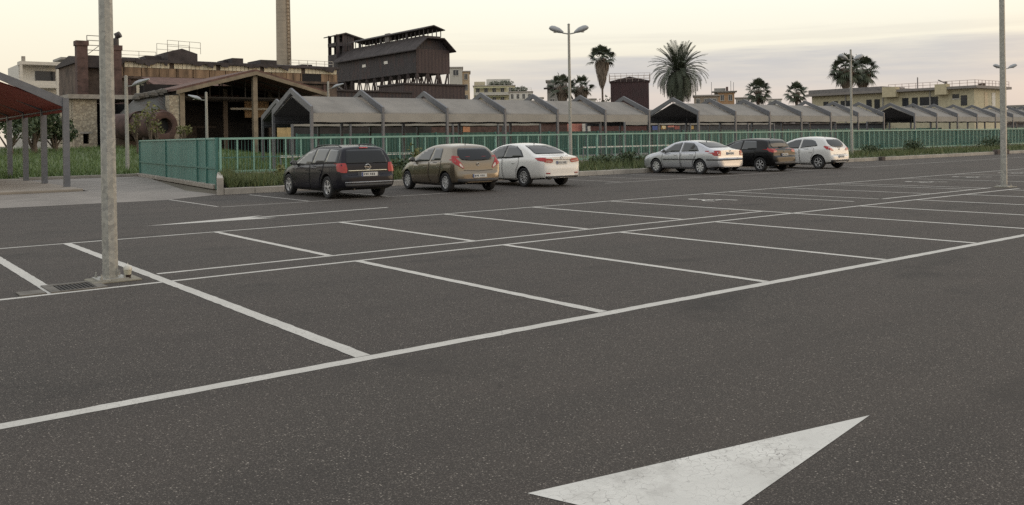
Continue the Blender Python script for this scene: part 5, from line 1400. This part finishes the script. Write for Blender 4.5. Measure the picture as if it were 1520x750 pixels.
    MB().tube([h, h+Vector((0, -.05, .06)), h+Vector((0, -.12, az))], [.018, .006, .004], 6).build("antenna", M_PLASTIC, root)
    if S.get('rails'):
        for s in (-1, 1):
            pts = []
            for k in range(9):
                yy = S['rails'][0]+(S['rails'][1]-S['rails'][0])*k/8; xx_ = s*S['rails'][2]; h = bvh.ray_cast(Vector((xx_, yy-off, 4)), Vector((0, 0, -1)))[0]
                pts.append(h+Vector((0, 0, .0 if k in (0, 8) else .045)))
            MB().tube(pts, .016, 8).build("roof_rail", S['railmat'], root, 60)
    # exhaust tip and wiper
    MB().tube([(-.42, S.get('exh', .12)-off, .27), (-.42, S.get('exh', .12)-off+.3, .28)], .028, 10).build("exhaust", pm("exhaust_steel", (.12, .11, .10), .5, .6), root, 60)
    wz = S['wiper']; pts = []
    for x_ in (-.05, .12, .30):
        h = bvh.ray_cast(Vector((x_, -3, wz+.02*(1 if x_ > .2 else 0))), Vector((0, 1, 0)))[0]
        if h: pts.append(h+Vector((0, -.02, .0)))
    if len(pts) > 1 and S.get('haswiper', True): MB().tube(pts, .010, 6).build("wiper", M_PLASTIC, root)
    return root
M_TRIMDK = pm("dark_trim", (.035, .035, .037), .6, var=.15)
P_CHAR = carpaint("charcoal_paint", (.008, .008, .013), .05, .32, .22, .2)
P_GOLD = carpaint("olive_gold_paint", (.175, .142, .10), .7, .32)
P_WHITE = carpaint("white_paint", (.68, .67, .64), .0, .35)
P_WHITE2 = carpaint("warm_white_paint", (.62, .615, .60), .0, .35)
P_SILV = carpaint("silver_paint", (.46, .47, .50), .6, .33)
P_BLK = carpaint("black_paint", (.004, .004, .0045), .0, .3, .22, .2)
PLAN = lambda L, a=.86, nose=.66: [(0, a-.30), (.006, a-.20), (.016, a-.10), (.035, a-.02), (.07, a+.045), (.14, .945), (.32, .985), (.8, 1.), (L-1.25, 1.), (L-.6, .95), (L-.22, .85), (L, nose)]
# dark estate
L = 4.52
WAGON = dict(L=L, W=1.76, wb=2.70, ra=.95, wr=.318, paint=P_CHAR, spokes=5, tumble=.42, gap=.06,
    profile=[(0, .46), (0, .60), (.03, .655), (.10, .69), (.115, .80), (.14, 1.00), (.26, 1.26), (.36, 1.43), (.50, 1.475), (1.3, 1.515), (2.1, 1.49), (2.55, 1.40), (3.42, 1.0), (3.55, .96), (4.1, .85), (4.38, .72), (4.5, .60), (L, .45)],
    belt=[(0, .90), (.3, .97), (1.2, .955), (2.4, .91), (3.3, .87), (3.6, .80), (L, .60)], plan=PLAN(L, .86),
    under=[(0, .33), (.4, .24), (1.3, .19), (3.3, .19), (4.1, .2), (L, .26)],
    doors=[[(1.37, .27), (1.98, .25), (2.02, .60), (2.0, .93), (1.16, .96), (1.18, .76), (1.34, .55)], [(2.05, .25), (3.12, .25), (3.16, .62), (3.08, .87), (2.07, .925)]], handles=[(1.36, .80), (2.24, .78)],
    pillar=[[(.34, 1.0), (.44, 1.38), (1.2, 1.42), (2.1, 1.405), (2.6, 1.30), (3.22, .965), (3.2, .92), (1.9, .95), (.7, .985)]],
    windows=[[(.42, 1.02), (.52, 1.36), (1.06, 1.385), (1.12, 1.01)], [(1.18, 1.005), (1.12, 1.385), (1.92, 1.385), (1.96, .97)], [(2.03, .965), (2.0, 1.38), (2.5, 1.29), (3.12, .955), (3.05, .93)]],
    rearwin=[(-.66, .985), (.66, .985), (.56, 1.37), (-.56, 1.37)], windscreen=[(-.68, 1.03), (.68, 1.03), (.56, 1.40), (-.56, 1.40)],
    patches=[("chrome_strip", [(-.60, .775), (.60, .775), (.60, .80), (-.60, .80)], 'rear', pm("bright_strip", (.75, .68, .5), .25, .8, var=.03), .018, 0, False),
             ("bumper_strip", [(-.74, .455), (.74, .455), (.74, .485), (-.74, .485)], 'rear', pm("grey_trim", (.30, .31, .33), .4, .3), .014, 0, False),
             ("lower_bumper", [(-.72, .36), (.72, .36), (.74, .43), (-.74, .43)], 'rear', M_TRIMDK, .008, 0, False),
             ("plate_recess", [(-.33, .62), (.33, .62), (.33, .765), (-.33, .765)], 'rear', M_TRIMDK, .004, 0, False),
             ("brake_light", [(-.13, 1.405), (.13, 1.405), (.13, 1.43), (-.13, 1.43)], 'rear', M_REDLENS, .014, 0, False)],
    taillamp=[([(-.83, .74), (-.645, .735), (-.63, .84), (-.66, 1.0), (-.83, 1.0)], 'rear'), ([(.02, .75), (.28, .78), (.36, .99), (.16, 1.0)], 'side')],
    mirror=(3.02, .93), plate=(.685, .50), badge=(.885, .085), bolt=True, antenna=(.62, .10), rails=(.6, 2.35, .56), railmat=M_PLASTIC, wiper=1.0)
# small five-door hatchback (gold)
L = 4.0
HATCH = dict(L=L, W=1.72, wb=2.51, ra=.68, wr=.302, paint=P_GOLD, spokes=8, tumble=.44, gap=.055, rimstyle='cover',
    profile=[(0, .40), (0, .54), (.03, .60), (.08, .65), (.10, .80), (.14, .96), (.34, 1.22), (.52, 1.40), (.72, 1.455), (1.4, 1.495), (1.9, 1.46), (2.3, 1.36), (3.05, .99), (3.18, .95), (3.6, .84), (3.85, .70), (3.96, .58), (L, .42)],
    belt=[(0, .88), (.3, .97), (1.0, .95), (2.2, .90), (3.0, .85), (3.2, .78), (L, .55)], plan=PLAN(L, .82),
    under=[(0, .32), (.35, .25), (1.0, .19), (2.9, .19), (3.6, .2), (L, .26)],
    doors=[[(1.08, .27), (1.58, .25), (1.64, .55), (1.62, .915), (.92, .955), (.92, .70), (1.05, .50)], [(1.65, .25), (2.66, .25), (2.78, .58), (2.70, .85), (1.69, .91)]], handles=[(1.06, .78), (1.88, .75)],
    windows=[[(.98, .985), (1.08, 1.34), (1.56, 1.355), (1.62, .955)], [(1.70, .945), (1.64, 1.355), (1.95, 1.33), (2.32, 1.20), (2.76, .94), (2.70, .90)]],
    rearwin=[(-.55, .985), (-.2, .955), (.2, .955), (.55, .985), (.62, 1.14), (.50, 1.345), (-.50, 1.345), (-.62, 1.14)], windscreen=[(-.66, 1.02), (.66, 1.02), (.54, 1.36), (-.54, 1.36)],
    patches=[("lower_bumper", [(-.72, .33), (.72, .33), (.74, .42), (-.74, .42)], 'rear', M_TRIMDK, .008, 0, False),
             ("tailgate_seam", [(-.52, .665), (0, .635), (.52, .665), (.52, .68), (0, .65), (-.52, .68)], 'rear', M_TRIMDK, .004, 0, False)],
    taillamp=[([(-.80, .86), (-.70, .82), (-.54, .72), (-.49, .74), (-.56, .86), (-.70, 1.04), (-.80, 1.08)], 'rear'), ([(.10, .86), (.22, .90), (.42, 1.10), (.34, 1.13), (.12, 1.02)], 'side')],
    tailclear=[([(-.66, .82), (-.55, .745), (-.52, .76), (-.57, .84), (-.64, .90)], 'rear')],
    mirror=(2.66, .93), plate=(.50, .50), badge=(.845, .05), bolt=True, antenna=(.85, .20), wiper=.985)
# white saloon
L = 4.62
SALOON = dict(L=L, W=1.776, wb=2.70, ra=1.0, wr=.316, paint=P_WHITE, spokes=10, tumble=.48, gap=.055,
    profile=[(0, .40), (0, .56), (.02, .66), (.05, .78), (.03, .97), (.06, 1.01), (.30, 1.035), (.52, 1.06), (1.05, 1.31), (1.45, 1.425), (2.0, 1.465), (2.5, 1.43), (2.8, 1.36), (3.5, 1.02), (3.65, .97), (4.2, .85), (4.45, .72), (4.58, .60), (L, .44)],
    belt=[(0, .86), (.4, .95), (1.2, .955), (2.4, .91), (3.4, .86), (3.7, .80), (L, .56)], plan=PLAN(L, .84),
    under=[(0, .30), (.5, .25), (1.4, .19), (3.4, .19), (4.1, .2), (L, .25)],
    doors=[[(1.42, .26), (2.10, .24), (2.15, .55), (2.12, .915), (1.25, .955), (1.25, .74), (1.39, .52)], [(2.17, .24), (3.18, .24), (3.28, .58), (3.2, .86), (2.19, .915)]], handles=[(1.52, .79), (2.42, .77)], handlemat=P_WHITE,
    pillar=[[(1.0, .985), (1.25, 1.20), (1.6, 1.355), (2.1, 1.385), (2.6, 1.32), (3.32, .95), (3.3, .90), (2.0, .94)]],
    windows=[[(1.08, .995), (1.30, 1.19), (1.62, 1.335), (2.08, 1.36), (2.12, .96)], [(2.18, .95), (2.15, 1.36), (2.6, 1.295), (3.24, .945), (3.18, .92)]],
    rearwin=[(-.66, 1.085), (.66, 1.085), (.53, 1.375), (-.53, 1.375)], windscreen=[(-.68, 1.05), (.68, 1.05), (.56, 1.37), (-.56, 1.37)],
    patches=[("lower_bumper", [(-.68, .31), (.68, .31), (.70, .365), (-.70, .365)], 'rear', M_TRIMDK, .008, 0, False),
             ("reflector", [(-.68, .44), (-.52, .44), (-.52, .475), (-.68, .475)], 'rear', M_REDLENS, .012, 0, True),
             ("chrome_strip", [(-.40, .895), (.40, .895), (.40, .925), (-.40, .925)], 'rear', M_CHROME, .014, 0, False)],
    taillamp=[([(-.84, .90), (-.70, .82), (-.42, .80), (-.38, .83), (-.38, .92), (-.84, .96)], 'rear'), ([(.02, .84), (.22, .87), (.42, .955), (.20, .97), (.02, .965)], 'side')],
    tailclear=[([(-.68, .855), (-.42, .84), (-.42, .858), (-.68, .875)], 'rear')],
    mirror=(3.15, .94), plate=(.80, .46), badge=(.965, .045), antenna=(1.5, .05), wiper=1.1, haswiper=False)
# silver liftback saloon
L = 4.51
LIFT = dict(L=L, W=1.73, wb=2.51, ra=1.0, wr=.312, paint=P_SILV, spokes=8, tumble=.44, gap=.05, rimstyle='cover',
    profile=[(0, .40), (0, .62), (.04, .665), (.09, .70), (.07, .99), (.10, 1.02), (.32, 1.045), (.62, 1.10), (1.15, 1.32), (1.5, 1.40), (2.0, 1.43), (2.5, 1.39), (2.75, 1.32), (3.35, .99), (3.5, .95), (4.1, .86), (4.35, .74), (4.47, .62), (L, .44)],
    belt=[(0, .88), (.4, .94), (1.2, .93), (2.3, .90), (3.3, .86), (3.6, .80), (L, .58)], plan=PLAN(L, .86),
    under=[(0, .31), (.5, .25), (1.4, .2), (3.3, .2), (4.0, .21), (L, .25)],
    doors=[[(1.41, .28), (2.02, .27), (2.07, .55), (2.04, .90), (1.22, .93), (1.22, .74), (1.38, .52)], [(2.09, .27), (3.06, .27), (3.16, .58), (3.08, .86), (2.11, .90)]], handles=[(1.46, .82), (2.34, .80)],
    windows=[[(1.06, .965), (1.22, 1.16), (1.45, 1.30), (2.0, 1.335), (2.05, .945)], [(2.13, .94), (2.08, 1.335), (2.5, 1.265), (3.10, .93), (3.05, .905)]],
    rearwin=[(-.62, 1.11), (.62, 1.11), (.53, 1.355), (-.53, 1.355)], windscreen=[(-.66, 1.03), (.66, 1.03), (.55, 1.34), (-.55, 1.34)],
    patches=[("side_strip", [(.78+.42, .60), (3.05, .59), (3.05, .635), (.78+.42, .645)], 'side', M_TRIMDK, .020, 0, True),
             ("bumper_strip", [(-.80, .575), (.80, .575), (.80, .635), (-.80, .635)], 'rear', M_TRIMDK, .012, 0, False),
             ("bumper_side_strip", [(.03, .58), (.62, .585), (.62, .635), (.03, .635)], 'side', M_TRIMDK, .012, 0, True)],
    taillamp=[([(-.84, .77), (-.60, .765), (-.58, .97), (-.84, .98)], 'rear'), ([(.06, .77), (.22, .78), (.25, .98), (.08, .985)], 'side')],
    tailclear=[([(-.78, .80), (-.65, .80), (-.65, .85), (-.78, .85)], 'rear')],
    mirror=(2.98, .91), plate=(.86, .46), badge=(.965, .035), antenna=(1.35, .09), wiper=1.12, haswiper=False)
# black hatchback with a bustle tail
L = 4.21
BUST = dict(L=L, W=1.77, wb=2.625, ra=.76, wr=.315, paint=P_BLK, spokes=6, tumble=.40, gap=.05,
    profile=[(0, .42), (0, .60), (.03, .66), (.10, .70), (.10, .84), (.13, .96), (.22, 1.0), (.36, 1.03), (.42, 1.20), (.52, 1.38), (.72, 1.435), (1.5, 1.465), (2.0, 1.43), (2.4, 1.33), (3.15, .99), (3.3, .95), (3.8, .84), (4.05, .72), (4.17, .60), (L, .44)],
    belt=[(0, .86), (.3, .96), (1.0, .95), (2.2, .90), (3.1, .86), (3.4, .80), (L, .56)], plan=PLAN(L, .84),
    under=[(0, .32), (.4, .25), (1.1, .2), (3.0, .2), (3.8, .21), (L, .26)],
    doors=[[(1.17, .28), (1.70, .26), (1.76, .55), (1.74, .915), (1.0, .955), (1.0, .74), (1.14, .52)], [(1.78, .26), (2.78, .26), (2.90, .58), (2.82, .86), (1.80, .91)]], handles=[(1.2, .80), (2.02, .78)],
    windows=[[(.92, .985), (1.02, 1.33), (1.66, 1.35), (1.72, .955)], [(1.80, .95), (1.75, 1.35), (2.1, 1.31), (2.84, .935), (2.78, .91)]],
    rearwin=[(-.55, 1.06), (.55, 1.06), (.58, 1.2), (.50, 1.37), (-.50, 1.37), (-.58, 1.2)], windscreen=[(-.66, 1.03), (.66, 1.03), (.55, 1.35), (-.55, 1.35)],
    patches=[("lower_bumper", [(-.72, .34), (.72, .34), (.74, .43), (-.74, .43)], 'rear', M_TRIMDK, .008, 0, False)],
    taillamp=[([(-.84, .84), (-.62, .84), (-.50, .88), (-.60, .97), (-.84, .985)], 'rear'), ([(.10, .85), (.26, .86), (.42, 1.03), (.30, 1.05), (.14, .98)], 'side')],
    mirror=(2.80, .94), plate=(.74, .46), badge=(.88, .04), antenna=(.8, .14), wiper=1.08)
# white small hatchback
HATCH2 = dict(HATCH); HATCH2.update(paint=P_WHITE2, spokes=6, rimstyle='spoke', wr=.312,
    rearwin=[(-.50, 1.03), (-.2, .985), (.2, .985), (.50, 1.03), (.60, 1.17), (.48, 1.35), (-.48, 1.35), (-.60, 1.17)],
    windows=[[(.72, 1.06), (.90, 1.28), (1.1, 1.345), (1.56, 1.36), (1.62, .96)], [(1.70, .95), (1.64, 1.36), (1.95, 1.335), (2.32, 1.205), (2.76, .945), (2.70, .91)]],
    taillamp=[([(-.80, .88), (-.66, .84), (-.50, .82), (-.46, .86), (-.58, .94), (-.80, 1.0)], 'rear'), ([(.10, .88), (.24, .90), (.42, 1.02), (.36, 1.06), (.12, 1.0)], 'side')],
    tailclear=[([(-.62, .865), (-.52, .845), (-.50, .86), (-.60, .90)], 'rear')], plate=(.56, .46), badge=(.90, .045), bolt=True)
car(WAGON, (8.93, 16.95), 1.0, "estate_car", "charcoal estate car with roof rails and a bright strip across its tailgate")
car(HATCH, (12.72, 16.62), 4.0, "hatchback_car", "olive gold five-door hatchback between the charcoal estate and the white saloon")
car(SALOON, (16.15, 17.05), 1.0, "saloon_car", "white four-door saloon with wide red tail lights and chrome strip")
car(LIFT, (26.5, 18.2), 1.5, "liftback_car", "silver saloon with a dark strip along its doors and square red tail lights")
car(BUST, (29.95, 17.75), 0.0, "hatchback_car", "black hatchback with a bulging tail squeezed between silver and white cars")
car(HATCH2, (33.75, 17.35), 0.0, "hatchback_car", "white five-door hatchback at the right end of the parked row")
